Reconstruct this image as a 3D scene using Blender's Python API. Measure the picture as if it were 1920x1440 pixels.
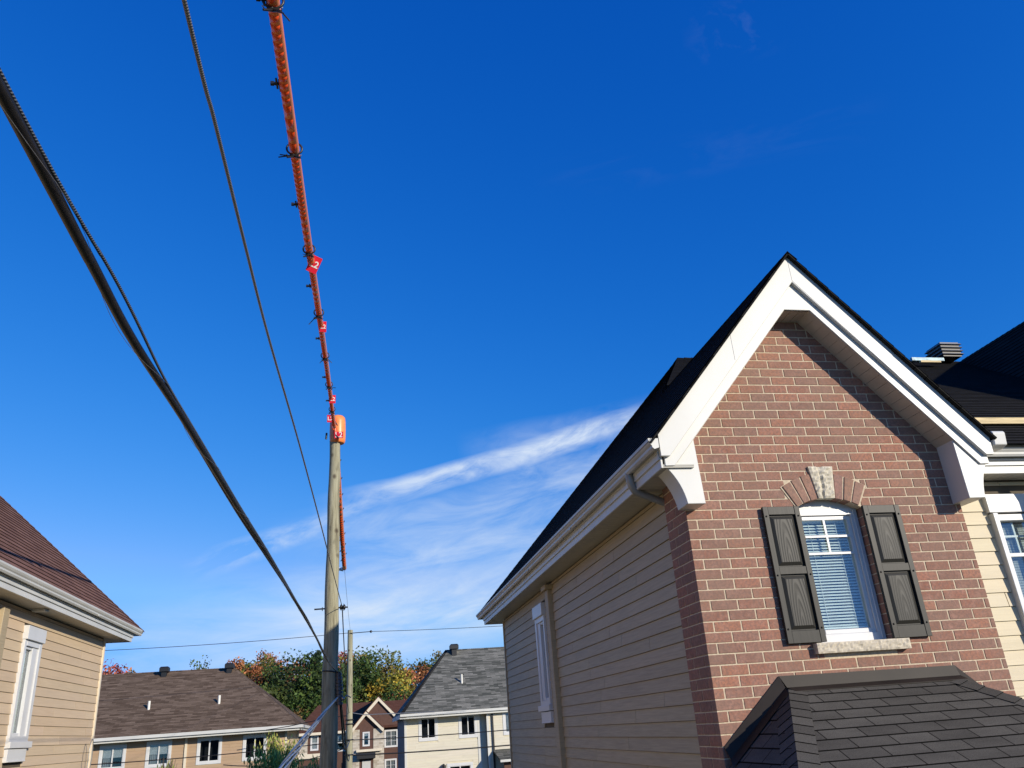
import bpy, bmesh, math, random
from mathutils import Vector, Matrix
R_ = random.Random(7)
rad = math.radians
for o in list(bpy.data.objects): bpy.data.objects.remove(o)
C = bpy.context.scene
COL = C.collection
H = 4.0                                     # camera height above the ground; all Z below are relative to the eye

# ------------------------------------------------------------------ camera
FPX = 1503.07
def cam_axes():
    p, r, y = rad(23.036), rad(-4.1832), rad(11.6532)
    cp, sp, cy, sy = math.cos(p), math.sin(p), math.cos(y), math.sin(y)
    fwd = Vector((sy*cp, cy*cp, sp)); rt = Vector((cy, -sy, 0)); up = rt.cross(fwd)
    c, s = math.cos(r), math.sin(r)
    return rt*c + up*s, up*c - rt*s, fwd
RT, UP, FW = cam_axes()
cam = bpy.data.cameras.new('camera'); co = bpy.data.objects.new('camera', cam); COL.objects.link(co)
cam.sensor_width = 36; cam.lens = FPX/1920*36; cam.clip_start = .05; cam.clip_end = 4000
co.matrix_world = Matrix(((RT.x, UP.x, -FW.x, 0), (RT.y, UP.y, -FW.y, 0), (RT.z, UP.z, -FW.z, H), (0, 0, 0, 1)))
C.camera = co
def ray(px, py): return RT*((px-960)/FPX) + UP*((720-py)/FPX) + FW
def at(px, py, Y):                          # where a sight line meets the upright plane Y metres in front
    d = ray(px, py); return d*(Y/d.y)

# ------------------------------------------------------------------ sun and sky
SUNV = Vector((.19, -.235, .10)).normalized()
SUN_STRENGTH, SKY_STRENGTH, EXPOSURE = 5.0, .085, 0.0
SKYC = ((7.5, 2.6), (1.18, 1.05), (1.40, .60))     # film-like response of the sky's red, green and blue
sl = bpy.data.lights.new('sun', 'SUN'); sl.energy = SUN_STRENGTH; sl.angle = rad(.5); sl.color = (1, .91, .76)
so = bpy.data.objects.new('sun', sl); COL.objects.link(so)
so.rotation_euler = SUNV.to_track_quat('Z', 'Y').to_euler(); so.location = (20, -20, 30)
w = bpy.data.worlds.new('World'); C.world = w; w.use_nodes = True
nt = w.node_tree; nt.nodes.clear()
def N(t, kind, **kw):
    n = t.nodes.new(kind)
    for k, v in kw.items():
        if k in n.inputs: n.inputs[k].default_value = v
        else: setattr(n, k, v)
    return n
def math_(t, op, a, b=None, c=None, clamp=False):
    n = t.nodes.new('ShaderNodeMath'); n.operation = op; n.use_clamp = clamp
    for i, v in enumerate((a, b, c)):
        if v is None: continue
        if isinstance(v, (int, float)): n.inputs[i].default_value = v
        else: t.links.new(v, n.inputs[i])
    return n.outputs[0]
sky = N(nt, 'ShaderNodeTexSky', sky_type='NISHITA', sun_disc=False)
sky.sun_elevation = math.asin(SUNV.z); sky.sun_rotation = math.atan2(SUNV.x, SUNV.y)
sky.air_density = 1.0; sky.dust_density = 0.05; sky.ozone_density = 2.5; sky.altitude = 100
sep = N(nt, 'ShaderNodeSeparateColor'); nt.links.new(sky.outputs[0], sep.inputs[0])
def chan(o, a, g): return math_(nt, 'DIVIDE', math_(nt, 'MULTIPLY', math_(nt, 'POWER', math_(nt, 'MULTIPLY', o, SKY_STRENGTH), g), a), SKY_STRENGTH)
cG = math_(nt, 'MINIMUM', chan(sep.outputs[1], SKYC[1][0], SKYC[1][1]), .52/SKY_STRENGTH)
cR = math_(nt, 'MINIMUM', chan(sep.outputs[0], SKYC[0][0], SKYC[0][1]), math_(nt, 'MULTIPLY', cG, .40))
cB = math_(nt, 'MAXIMUM', chan(sep.outputs[2], SKYC[2][0], SKYC[2][1]), math_(nt, 'MULTIPLY', cG, 1.15))
hsv = N(nt, 'ShaderNodeCombineColor')
for i_, o_ in enumerate((cR, cG, cB)): nt.links.new(o_, hsv.inputs[i_])
tc = N(nt, 'ShaderNodeTexCoord')
def dotn(vec):
    n = nt.nodes.new('ShaderNodeVectorMath'); n.operation = 'DOT_PRODUCT'
    nt.links.new(tc.outputs['Generated'], n.inputs[0]); n.inputs[1].default_value = vec
    return n.outputs['Value']
def cirrus(pa, pb, width, scale, seed, gain, thr, along_pad=.02, stretch=5, bend=0.0):
    a, b = ray(*pa).normalized(), ray(*pb).normalized()
    t = (b-a).normalized(); n = a.cross(b).normalized(); m = ((a+b)/2).normalized()
    L = (b-a).length/2
    dn, dt, dm = dotn(n), dotn(t), dotn(m)
    mp = N(nt, 'ShaderNodeCombineXYZ')
    nt.links.new(math_(nt, 'MULTIPLY', dt, scale), mp.inputs[0])
    nt.links.new(math_(nt, 'MULTIPLY', dn, scale*stretch), mp.inputs[1]); mp.inputs[2].default_value = seed
    wv = N(nt, 'ShaderNodeTexNoise', Scale=.35, Detail=3.0); nt.links.new(mp.outputs[0], wv.inputs['Vector'])
    off = math_(nt, 'MULTIPLY', math_(nt, 'SUBTRACT', wv.outputs[0], .5), width*1.1)
    cur = math_(nt, 'MULTIPLY', math_(nt, 'MULTIPLY', dt, dt), bend)
    d = math_(nt, 'ABSOLUTE', math_(nt, 'ADD', math_(nt, 'ADD', dn, off), cur))
    band = math_(nt, 'SUBTRACT', 1.0, math_(nt, 'DIVIDE', d, width), clamp=True)
    band = math_(nt, 'SMOOTH_MIN', math_(nt, 'MULTIPLY', band, 1.6), 1.0, .3)
    al = math_(nt, 'ABSOLUTE', dt)
    end = math_(nt, 'SUBTRACT', 1.0, math_(nt, 'DIVIDE', math_(nt, 'SUBTRACT', al, L*.55), L*.45+along_pad), clamp=True)
    front = math_(nt, 'GREATER_THAN', dm, .3)
    ns = N(nt, 'ShaderNodeTexNoise', Scale=1.0, Detail=8.0, Roughness=.62, Distortion=.6); nt.links.new(mp.outputs[0], ns.inputs['Vector'])
    v = math_(nt, 'MULTIPLY', math_(nt, 'SUBTRACT', ns.outputs[0], thr), gain, clamp=True)
    v = math_(nt, 'MULTIPLY', v, band); v = math_(nt, 'MULTIPLY', v, end); return math_(nt, 'MULTIPLY', v, front)
cl = [cirrus((600, 962), (1290, 760), .0175, 12, 3.1, 3.0, .30, .01, 3.0, bend=.08),
      cirrus((880, 880), (1300, 790), .045, 9, 6.1, 1.4, .36, .01, 2.6),
      cirrus((370, 1062), (720, 945), .018, 12, 8.3, 2.0, .42, .02, 3),
      cirrus((560, 1060), (1250, 900), .060, 7, 5.7, 1.7, .35, .03, 3.4),
      cirrus((330, 1190), (1250, 1060), .075, 5, 1.7, 2.0, .34, .06, 4.6),
      cirrus((-100, 1260), (900, 1190), .07, 4, 2.9, 1.5, .35, .1, 5),
      cirrus((560, 1190), (960, 1110), .05, 8, 2.2, 1.6, .36, .04, 3),
      cirrus((1310, 60), (1440, 30), .035, 12, 4.4, .25, .5, .02, 2),
      cirrus((1080, 340), (1600, 230), .03, 6, 9.4, .10, .45, .05, 4)]
tot = cl[0]
for k in cl[1:]: tot = math_(nt, 'ADD', tot, k)
tot = math_(nt, 'MULTIPLY', tot, .8, clamp=True)
mixc = N(nt, 'ShaderNodeMix', data_type='RGBA'); nt.links.new(tot, mixc.inputs['Factor'])
nt.links.new(hsv.outputs[0], mixc.inputs['A']); mixc.inputs['B'].default_value = (8.4, 9.6, 11.3, 1)
bg = N(nt, 'ShaderNodeBackground'); bg.inputs['Strength'].default_value = SKY_STRENGTH
nt.links.new(mixc.outputs['Result'], bg.inputs['Color'])
wo = N(nt, 'ShaderNodeOutputWorld'); nt.links.new(bg.outputs[0], wo.inputs[0])
C.view_settings.view_transform = 'Standard'; C.view_settings.look = 'None'
C.view_settings.exposure = EXPOSURE; C.view_settings.gamma = 1; C.view_settings.use_curve_mapping = False
C.render.engine = 'CYCLES'

# ------------------------------------------------------------------ materials
MAT = {}
def newmat(name):
    m = bpy.data.materials.new(name); m.use_nodes = True; MAT[name] = m
    t = m.node_tree; b = t.nodes['Principled BSDF']; return m, t, b
def ramp(t, fac, stops):
    r = t.nodes.new('ShaderNodeValToRGB'); e = r.color_ramp.elements
    while len(e) < len(stops): e.new(.5)
    for i, (p, c) in enumerate(stops): e[i].position = p; e[i].color = (*c, 1)
    t.links.new(fac, r.inputs[0]); return r.outputs[0]
def mixcol(t, f, a, b, mode='MIX'):
    n = t.nodes.new('ShaderNodeMix'); n.data_type = 'RGBA'; n.blend_type = mode
    for v, k in ((f, 'Factor'), (a, 'A'), (b, 'B')):
        s = n.inputs[k]
        if isinstance(v, (int, float)): s.default_value = v
        elif isinstance(v, tuple): s.default_value = (*v, 1)
        else: t.links.new(v, s)
    return n.outputs['Result']
def coords(t, kind='Object', scale=(1, 1, 1), rot=(0, 0, 0)):
    c = t.nodes.new('ShaderNodeTexCoord'); m = t.nodes.new('ShaderNodeMapping')
    m.inputs['Scale'].default_value = scale; m.inputs['Rotation'].default_value = rot
    t.links.new(c.outputs[kind], m.inputs[0]); return m.outputs[0]
def noise(t, vec, scale, detail=4, rough=.55):
    n = t.nodes.new('ShaderNodeTexNoise'); n.inputs['Scale'].default_value = scale
    n.inputs['Detail'].default_value = detail; n.inputs['Roughness'].default_value = rough
    t.links.new(vec, n.inputs['Vector']); return n.outputs[0]
def bump(t, b, h, strength, dist):
    n = t.nodes.new('ShaderNodeBump'); n.inputs['Strength'].default_value = strength; n.inputs['Distance'].default_value = dist
    t.links.new(h, n.inputs['Height']); t.links.new(n.outputs[0], b.inputs['Normal'])
def simple(name, col, rough=.5, var=.08, nscale=6, metal=0, bumpv=0, bscale=60, spec=None, stretch=(1, 1, 1), attr=False):
    m, t, b = newmat(name); v = coords(t, 'Object', stretch)
    n = noise(t, v, nscale)
    lo = tuple(max(0, c*(1-var*1.6)) for c in col); hi = tuple(min(1, c*(1+var*1.2)) for c in col)
    c = ramp(t, n, [(.3, lo), (.7, hi)])
    if attr:
        a = t.nodes.new('ShaderNodeAttribute'); a.attribute_name = 'Col'
        c = mixcol(t, 1.0, c, a.outputs['Color'], 'MULTIPLY')
    t.links.new(c, b.inputs['Base Color']); b.inputs['Roughness'].default_value = rough
    b.inputs['Metallic'].default_value = metal
    if spec is not None: b.inputs['Specular IOR Level'].default_value = spec
    if bumpv: bump(t, b, noise(t, v, bscale, 5), bumpv, .004)
    return m
simple('white_aluminium', (.585, .58, .54), .42, .05, 1.4, bumpv=.05, bscale=4)
simple('white_vinyl', (.62, .62, .61), .35, .03, 3)
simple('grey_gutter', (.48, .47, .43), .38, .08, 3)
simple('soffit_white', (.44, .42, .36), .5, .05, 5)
simple('mortar', (.57, .465, .325), .9, .12, 40, bumpv=.5, bscale=120)
simple('stone', (.56, .49, .36), .9, .28, 18, bumpv=1.0, bscale=28)
simple('stone_rough', (.56, .49, .37), .9, .13, 22, bumpv=.9, bscale=26)
simple('stone_pale', (.58, .52, .40), .9, .12, 20, bumpv=.8, bscale=24)
simple('black_metal', (.015, .015, .016), .5, .2, 20)
simple('black_plastic', (.012, .012, .013), .42, .2, 20)
simple('cable_black', (.012, .012, .013), .45, .2, 30, spec=.35)
simple('flashing_brown', (.025, .019, .015), .55, .14, 3.5, spec=.2, bumpv=.12, bscale=5)
simple('blind_white', (.78, .80, .76), .5, .04, 6)
simple('room_dark', (.02, .022, .026), .9, .2, 3)
simple('curtain', (.42, .42, .40), .9, .25, 9, stretch=(6, 6, .4))
simple('raw_wood', (.70, .55, .30), .8, .16, 8, stretch=(.6, 6, 6))
simple('dark_wood', (.05, .03, .016), .85, .3, 8, stretch=(.6, 6, 6))
simple('tarp', (.30, .50, .58), .5, .35, 14, bumpv=.6, bscale=12)
simple('vent_metal', (.30, .30, .29), .4, .1, 8, metal=.3)
simple('pipe_white', (.72, .70, .62), .5, .05, 8)
def plastic(name, col, tr=.4):
    m, t, b = newmat(name); n = noise(t, coords(t), 14); c = ramp(t, n, [(.3, tuple(x*.88 for x in col)), (.7, tuple(min(1, x*1.1) for x in col))])
    t.links.new(c, b.inputs['Base Color']); b.inputs['Roughness'].default_value = .38
    tl = t.nodes.new('ShaderNodeBsdfTranslucent'); t.links.new(c, tl.inputs[0]); mx = t.nodes.new('ShaderNodeMixShader'); mx.inputs[0].default_value = tr
    t.links.new(b.outputs[0], mx.inputs[1]); t.links.new(tl.outputs[0], mx.inputs[2]); t.links.new(mx.outputs[0], t.nodes['Material Output'].inputs[0])
plastic('orange_light', (1.0, .28, .075), .04); plastic('orange_dark', (1.0, .10, .012), .03)
simple('red_tag', (.72, .015, .04), .4, .06, 9)
simple('tag_white', (.85, .85, .84), .5, .03, 9)
simple('splice_blue', (.035, .045, .065), .35, .2, 12)
simple('steel_galv', (.34, .34, .33), .38, .2, 40, metal=.7)
simple('service_strand', (.24, .27, .32), .36, .35, 14, metal=.45)
simple('brown_panel', (.090, .040, .026), .7, .10, 4)
simple('cream_trim', (.68, .60, .46), .6, .05, 4)
simple('pale_wall', (.62, .56, .40), .75, .05, 4)
simple('door_grey', (.5, .5, .48), .5, .05, 4)
simple('grass_mat', (.10, .115, .045), .95, .4, 3, bumpv=.5, bscale=20)
simple('asphalt', (.05, .05, .052), .9, .2, 10, bumpv=.4, bscale=60)
simple('concrete', (.42, .40, .37), .9, .12, 6, bumpv=.3, bscale=40)
simple('bark', (.10, .075, .05), .95, .3, 12, bumpv=.8, bscale=20)
simple('end_wall_shade', (.08, .085, .10), .6, .08, 4)  # cream house's side faces, their shade put into the colour

def siding_mat(name, col, grain=.5, var=.07):
    m, t, b = newmat(name)
    v = coords(t, 'UV', (1.6, 34, 1)); n = noise(t, v, 1.4, 6, .62)
    v2 = coords(t, 'UV', (.8, 6, 1)); n2 = noise(t, v2, 1.1, 3)
    c = ramp(t, n, [(.32, tuple(x*(1-var*1.7) for x in col)), (.6, col), (.8, tuple(x*(1+var) for x in col))])
    c = mixcol(t, .35, c, ramp(t, n2, [(.3, tuple(x*.86 for x in col)), (.7, tuple(min(1, x*1.12) for x in col))]))
    a = t.nodes.new('ShaderNodeAttribute'); a.attribute_name = 'Col'
    c = mixcol(t, 1.0, c, a.outputs['Color'], 'MULTIPLY')
    t.links.new(c, b.inputs['Base Color']); b.inputs['Roughness'].default_value = .62
    bump(t, b, n, grain, .003)
siding_mat('siding_shade_tone', (.42, .335, .205), .6, .16)  # brick house cladding, darkened so the colour carries the side wall's shade
siding_mat('siding_tan', (.58, .44, .285), .5, .06)
siding_mat('siding_sun_tone', (.62, .53, .36), .5, .06)  # same cladding as the side wall, lighter copy for the sunlit front
siding_mat('siding_ivory', (.62, .57, .45), .4, .05)
simple('seam_dark', (.10, .08, .055), .9, .1, 4)
siding_mat('siding_ochre', (.42, .29, .18))

def brick_mat():
    m, t, b = newmat('brick')
    a = t.nodes.new('ShaderNodeAttribute'); a.attribute_name = 'Col'
    v = coords(t, 'Object'); n = noise(t, v, 13, 6, .7); n2 = noise(t, v, 42, 5, .68)
    c = mixcol(t, ramp(t, n, [(.45, (0, 0, 0)), (.70, (.62, .62, .62))]), a.outputs['Color'], (.42, .23, .17))
    c = mixcol(t, ramp(t, n2, [(.38, (.62, .62, .62)), (.58, (0, 0, 0))]), c, (.13, .085, .07))
    n3 = noise(t, v, 2.3, 2)
    c = mixcol(t, ramp(t, n3, [(.35, (.45, .45, .45)), (.65, (0, 0, 0))]), c, (.22, .145, .105))
    t.links.new(c, b.inputs['Base Color']); b.inputs['Roughness'].default_value = .85
    bump(t, b, n2, .55, .004)
brick_mat()

def shingle_mat(name, c1, c2, cm, tab=.333, row=.143, gap=.010, speck=.35, lo=None):
    m, t, b = newmat(name)
    uv = coords(t, 'UV')
    br = t.nodes.new('ShaderNodeTexBrick'); t.links.new(uv, br.inputs['Vector'])
    br.inputs['Scale'].default_value = 1; br.inputs['Brick Width'].default_value = tab; br.inputs['Row Height'].default_value = row
    br.inputs['Mortar Size'].default_value = gap/2; br.inputs['Mortar Smooth'].default_value = .1; br.inputs['Bias'].default_value = 0
    br.offset = .5; br.inputs['Color1'].default_value = (*c1, 1); br.inputs['Color2'].default_value = (*c2, 1)
    br.inputs['Mortar'].default_value = (*cm, 1)
    n = noise(t, coords(t, 'Object'), 160, 2, .7); n1 = noise(t, coords(t, 'UV', (1, 3, 1)), 2.2, 4)
    g = ramp(t, n, [(.3, (1-speck,)*3), (.7, (1+speck,)*3)])
    c = mixcol(t, 1.0, br.outputs[0], g, 'MULTIPLY')
    c = mixcol(t, 1.0, c, ramp(t, n1, [(.3, (.84, .84, .84)), (.7, (1.14, 1.14, 1.14))]), 'MULTIPLY')
    t.links.new(c, b.inputs['Base Color']); b.inputs['Roughness'].default_value = .92
    b.inputs['Specular IOR Level'].default_value = .06
    bump(t, b, n, .5, .002)
shingle_mat('shingle_black', (.072, .066, .057), (.100, .092, .079), (.010, .009, .008), gap=.011)
shingle_mat('shingle_dark', (.017, .016, .015), (.024, .023, .021), (.004, .004, .004))
shingle_mat('shingle_brown', (.155, .082, .062), (.21, .115, .088), (.05, .03, .025), gap=.006)
shingle_mat('shingle_taupe', (.095, .066, .046), (.20, .145, .105), (.085, .060, .044), tab=.5, row=.145, gap=.004)
shingle_mat('shingle_grey', (.072, .075, .064), (.25, .24, .205), (.065, .065, .058), tab=.62, row=.145, gap=.004)
shingle_mat('shingle_rust', (.105, .047, .032), (.13, .062, .043), (.08, .038, .028), gap=.004)

def shutter_mat():
    m, t, b = newmat('shutter')
    v = coords(t, 'UV', (1, 1, 1)); 
    wv = t.nodes.new('ShaderNodeTexWave'); wv.wave_type = 'RINGS'; wv.rings_direction = 'Y' if False else 'Z'
    mp = coords(t, 'UV', (34, 5.2, 1)); t.links.new(mp, wv.inputs['Vector'])
    wv.inputs['Scale'].default_value = .42; wv.inputs['Distortion'].default_value = 3.2; wv.inputs['Detail'].default_value = 2
    wv.inputs['Detail Scale'].default_value = .6
    c = ramp(t, wv.outputs[1], [(.0, (.022, .0205, .016)), (.75, (.026, .024, .019)), (.97, (.060, .056, .046))])
    t.links.new(c, b.inputs['Base Color']); b.inputs['Roughness'].default_value = .5; b.inputs['Specular IOR Level'].default_value = .3
    bump(t, b, wv.outputs[1], .5, .002)
shutter_mat()
simple('shutter_frame', (.026, .024, .019), .48, .10, 3, spec=.3, bumpv=.25, bscale=30, stretch=(1, 1, .15))

def pole_mat(name, c1, c2, c3):
    m, t, b = newmat(name)
    n = noise(t, coords(t, 'Object', (9, 9, .55)), 2.2, 7, .65); n2 = noise(t, coords(t, 'Object', (3, 3, 1)), 3, 3)
    c = ramp(t, n, [(.3, c1), (.52, c2), (.75, c3)])
    c = mixcol(t, ramp(t, n2, [(.25, (.6, .6, .6)), (.42, (0, 0, 0))]), c, tuple(x*.45 for x in c1))
    vo = t.nodes.new('ShaderNodeTexVoronoi'); vo.inputs['Scale'].default_value = 2.1; t.links.new(coords(t, 'Object', (1, 1, .8)), vo.inputs['Vector'])
    c = mixcol(t, ramp(t, vo.outputs[0], [(.05, (.8, .8, .8)), (.13, (0, 0, 0))]), c, (.05, .03, .018))
    t.links.new(c, b.inputs['Base Color']); b.inputs['Roughness'].default_value = .9; bump(t, b, n, .9, .01)
pole_mat('pole_wood', (.13, .115, .07), (.31, .29, .19), (.43, .41, .29))

def strand_mat(name, c1, c2, freq, metal=.4):
    m, t, b = newmat(name)
    wv = t.nodes.new('ShaderNodeTexWave'); wv.wave_type = 'BANDS'; wv.bands_direction = 'DIAGONAL'
    t.links.new(coords(t, 'UV', (1, freq, 1)), wv.inputs['Vector']); wv.inputs['Scale'].default_value = 1.2
    c = ramp(t, wv.outputs[1], [(.2, c1), (.7, c2)])
    t.links.new(c, b.inputs['Base Color']); b.inputs['Roughness'].default_value = .42; b.inputs['Metallic'].default_value = metal
    bump(t, b, wv.outputs[1], .8, .003)
strand_mat('strand_steel', (.16, .15, .13), (.27, .26, .235), 48)
strand_mat('strand_dark', (.06, .065, .07), (.17, .185, .19), 70)

def glass_mat(name, tint=(.85, .93, .97), refl=.10, opaq=0.0):
    m, t, b = newmat(name); t.nodes.remove(b)
    tr = t.nodes.new('ShaderNodeBsdfTransparent'); tr.inputs[0].default_value = (*tint, 1)
    gl = t.nodes.new('ShaderNodeBsdfGlossy'); gl.inputs['Roughness'].default_value = .015; gl.inputs[0].default_value = (.95, .97, 1, 1)
    fr = t.nodes.new('ShaderNodeLayerWeight'); fr.inputs[0].default_value = .5
    f = math_(t, 'ADD', math_(t, 'MULTIPLY', math_(t, 'POWER', fr.outputs[1], 4.0), .85), .045+refl, clamp=True)
    mx = t.nodes.new('ShaderNodeMixShader'); t.links.new(f, mx.inputs[0]); t.links.new(tr.outputs[0], mx.inputs[1]); t.links.new(gl.outputs[0], mx.inputs[2])
    t.links.new(mx.outputs[0], t.nodes['Material Output'].inputs[0])
glass_mat('glass', (.88, .93, .93), .03)
glass_mat('glass_far', (.75, .78, .8), .02)

def leaf_mat():
    m, t, b = newmat('leaf')
    a = t.nodes.new('ShaderNodeAttribute'); a.attribute_name = 'Col'
    t.links.new(a.outputs['Color'], b.inputs['Base Color']); b.inputs['Roughness'].default_value = .6
    b.inputs['Specular IOR Level'].default_value = .25
    tl = t.nodes.new('ShaderNodeBsdfTranslucent'); t.links.new(a.outputs['Color'], tl.inputs[0])
    mx = t.nodes.new('ShaderNodeMixShader'); mx.inputs[0].default_value = .25
    t.links.new(b.outputs[0], mx.inputs[1]); t.links.new(tl.outputs[0], mx.inputs[2])
    t.links.new(mx.outputs[0], t.nodes['Material Output'].inputs[0])
leaf_mat()
def stonewall_mat():
    m, t, b = newmat('stone_veneer')
    br = t.nodes.new('ShaderNodeTexBrick'); t.links.new(coords(t, 'UV'), br.inputs['Vector'])
    br.inputs['Scale'].default_value = 1; br.inputs['Brick Width'].default_value = .38; br.inputs['Row Height'].default_value = .16
    br.inputs['Mortar Size'].default_value = .008; br.inputs['Color1'].default_value = (.34, .29, .22, 1)
    br.inputs['Color2'].default_value = (.56, .51, .42, 1); br.inputs['Mortar'].default_value = (.40, .36, .30, 1)
    t.links.new(br.outputs[0], b.inputs['Base Color']); b.inputs['Roughness'].default_value = .9
stonewall_mat()

# ------------------------------------------------------------------ objects
X, Yv, Z = Vector((1, 0, 0)), Vector((0, 1, 0)), Vector((0, 0, 1))
def tag(o, label=None, cat=None, group=None, kind=None):
    if label: o['label'] = label
    if cat: o['category'] = cat
    if group: o['group'] = group
    if kind: o['kind'] = kind
    return o
def empty(name, loc, label, cat, group=None):
    o = bpy.data.objects.new(name, None); COL.objects.link(o)
    o.location = (loc[0], loc[1], loc[2]+H); o.empty_display_size = .3
    return tag(o, label, cat, group)
class MB:
    def __init__(s): s.v = []; s.f = []; s.uv = []; s.c = []; s.sm = []
    def face(s, pts, uv=None, col=(1, 1, 1), smooth=False):
        i = len(s.v); s.v += [Vector(p) for p in pts]; s.f.append(list(range(i, i+len(pts))))
        if uv is None:
            p0 = Vector(pts[0]); a = (Vector(pts[1])-p0); a = a.normalized() if a.length > 1e-9 else X
            n = a.cross(Vector(pts[-1])-p0); b = n.cross(a); b = b.normalized() if b.length > 1e-12 else Z
            uv = [((Vector(p)-p0).dot(a), (Vector(p)-p0).dot(b)) for p in pts]
        s.uv.append(uv); s.c.append(col); s.sm.append(smooth)
    def hexa(s, p, col=(1, 1, 1), uv=None):      # p: 4 bottom (ccw), 4 top
        for q in ((3, 2, 1, 0), (4, 5, 6, 7), (0, 1, 5, 4), (1, 2, 6, 5), (2, 3, 7, 6), (3, 0, 4, 7)):
            s.face([p[i] for i in q], col=col)
    def box(s, x0, x1, y0, y1, z0, z1, col=(1, 1, 1)):
        s.hexa([(x0, y0, z0), (x1, y0, z0), (x1, y1, z0), (x0, y1, z0), (x0, y0, z1), (x1, y0, z1), (x1, y1, z1), (x0, y1, z1)], col)
    def fbox(s, fr, u0, u1, v0, v1, n0, n1, col=(1, 1, 1)):
        o, U, V, Nn = fr
        P = lambda u, v, n: o+U*u+V*v+Nn*n
        s.hexa([P(u0, v0, n1), P(u1, v0, n1), P(u1, v0, n0), P(u0, v0, n0), P(u0, v1, n1), P(u1, v1, n1), P(u1, v1, n0), P(u0, v1, n0)], col)
    def prism(s, fr, poly, n0, n1, col=(1, 1, 1)):   # poly in (u,v) ccw seen from +N
        o, U, V, Nn = fr
        P = lambda u, v, n: o+U*u+V*v+Nn*n
        s.face([P(u, v, n1) for u, v in poly], col=col); s.face([P(u, v, n0) for u, v in reversed(poly)], col=col)
        for i in range(len(poly)):
            a, b = poly[i], poly[(i+1) % len(poly)]
            s.face([P(*a, n1), P(*a, n0), P(*b, n0), P(*b, n1)], col=col)
    def tube(s, pts, r, seg=8, col=(1, 1, 1), cap=True, r2=None):
        pts = [Vector(p) for p in pts]; n = len(pts); rings = []; L = 0; nrm = None
        for i, p in enumerate(pts):
            d = (pts[min(i+1, n-1)]-pts[max(i-1, 0)]).normalized()
            if nrm is None:
                nrm = d.orthogonal().normalized()
            else: nrm = (nrm-d*nrm.dot(d)).normalized()
            b = d.cross(nrm); rr = r[i] if isinstance(r, (list, tuple)) else (r if r2 is None else r+(r2-r)*i/(n-1))
            if i: L += (pts[i]-pts[i-1]).length
            rings.append(([p+(nrm*math.cos(a)+b*math.sin(a))*rr for a in [2*math.pi*k/seg for k in range(seg)]], L))
        i0 = len(s.v)
        for rg, _ in rings: s.v += rg
        for i in range(n-1):
            for k in range(seg):
                k2 = (k+1) % seg; a = i0+i*seg; b_ = a+seg
                s.f.append([a+k, a+k2, b_+k2, b_+k]); s.sm.append(True); s.c.append(col)
                u0, u1 = k/seg, (k+1)/seg
                s.uv.append([(u0, rings[i][1]), (u1, rings[i][1]), (u1, rings[i+1][1]), (u0, rings[i+1][1])])
        if cap:
            s.face(list(reversed(rings[0][0])), col=col); s.face(rings[-1][0], col=col)
    def cyl(s, a, b, r, seg=16, r2=None, col=(1, 1, 1)): s.tube([a, b], r, seg, col, True, r2)
    def ball(s, c, r, seg=8):
        c = Vector(c); rings = 5; prev = None
        for j in range(rings+1):
            th = math.pi*j/rings; ring = [c+Vector((math.sin(th)*math.cos(2*math.pi*k/seg), math.sin(th)*math.sin(2*math.pi*k/seg), math.cos(th)))*r for k in range(seg)]
            if prev:
                for k in range(seg): s.face([prev[k], ring[k], ring[(k+1) % seg], prev[(k+1) % seg]], smooth=True)
            prev = ring
    def build(s, name, mat, parent=None, bevel=0, bseg=1):
        root = parent
        while root is not None and root.parent is not None: root = root.parent
        off = Vector((0, 0, H)) - (Vector(root.location) if root else Vector((0, 0, 0)))
        me = bpy.data.meshes.new(name); me.from_pydata([tuple(v+off) for v in s.v], [], s.f)
        me.uv_layers.new(name='UVMap'); me.color_attributes.new('Col', 'FLOAT_COLOR', 'CORNER')
        uvs = [c for fi, f in enumerate(s.f) for k in range(len(f)) for c in s.uv[fi][k]]
        cs = [c for fi, f in enumerate(s.f) for k in range(len(f)) for c in (*s.c[fi], 1.0)]
        me.uv_layers['UVMap'].data.foreach_set('uv', uvs); me.color_attributes['Col'].data.foreach_set('color', cs)
        me.polygons.foreach_set('use_smooth', s.sm)
        me.materials.append(MAT[mat]); o = bpy.data.objects.new(name, me); COL.objects.link(o)
        if parent: o.parent = parent
        if bevel:
            bm = bmesh.new(); bm.from_mesh(me); bmesh.ops.remove_doubles(bm, verts=bm.verts, dist=1e-5); bm.to_mesh(me); bm.free()
            md = o.modifiers.new('bevel', 'BEVEL'); md.width = bevel; md.segments = bseg; md.limit_method = 'ANGLE'; md.angle_limit = rad(35)
        return o
def rel_center(o):        # a thing that is one mesh gets its origin at its own base
    me = o.data; xs = [v.co for v in me.vertices]
    c = Vector(((min(v.x for v in xs)+max(v.x for v in xs))/2, (min(v.y for v in xs)+max(v.y for v in xs))/2, min(v.z for v in xs)))
    me.transform(Matrix.Translation(-c)); o.location = c; return o

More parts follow.
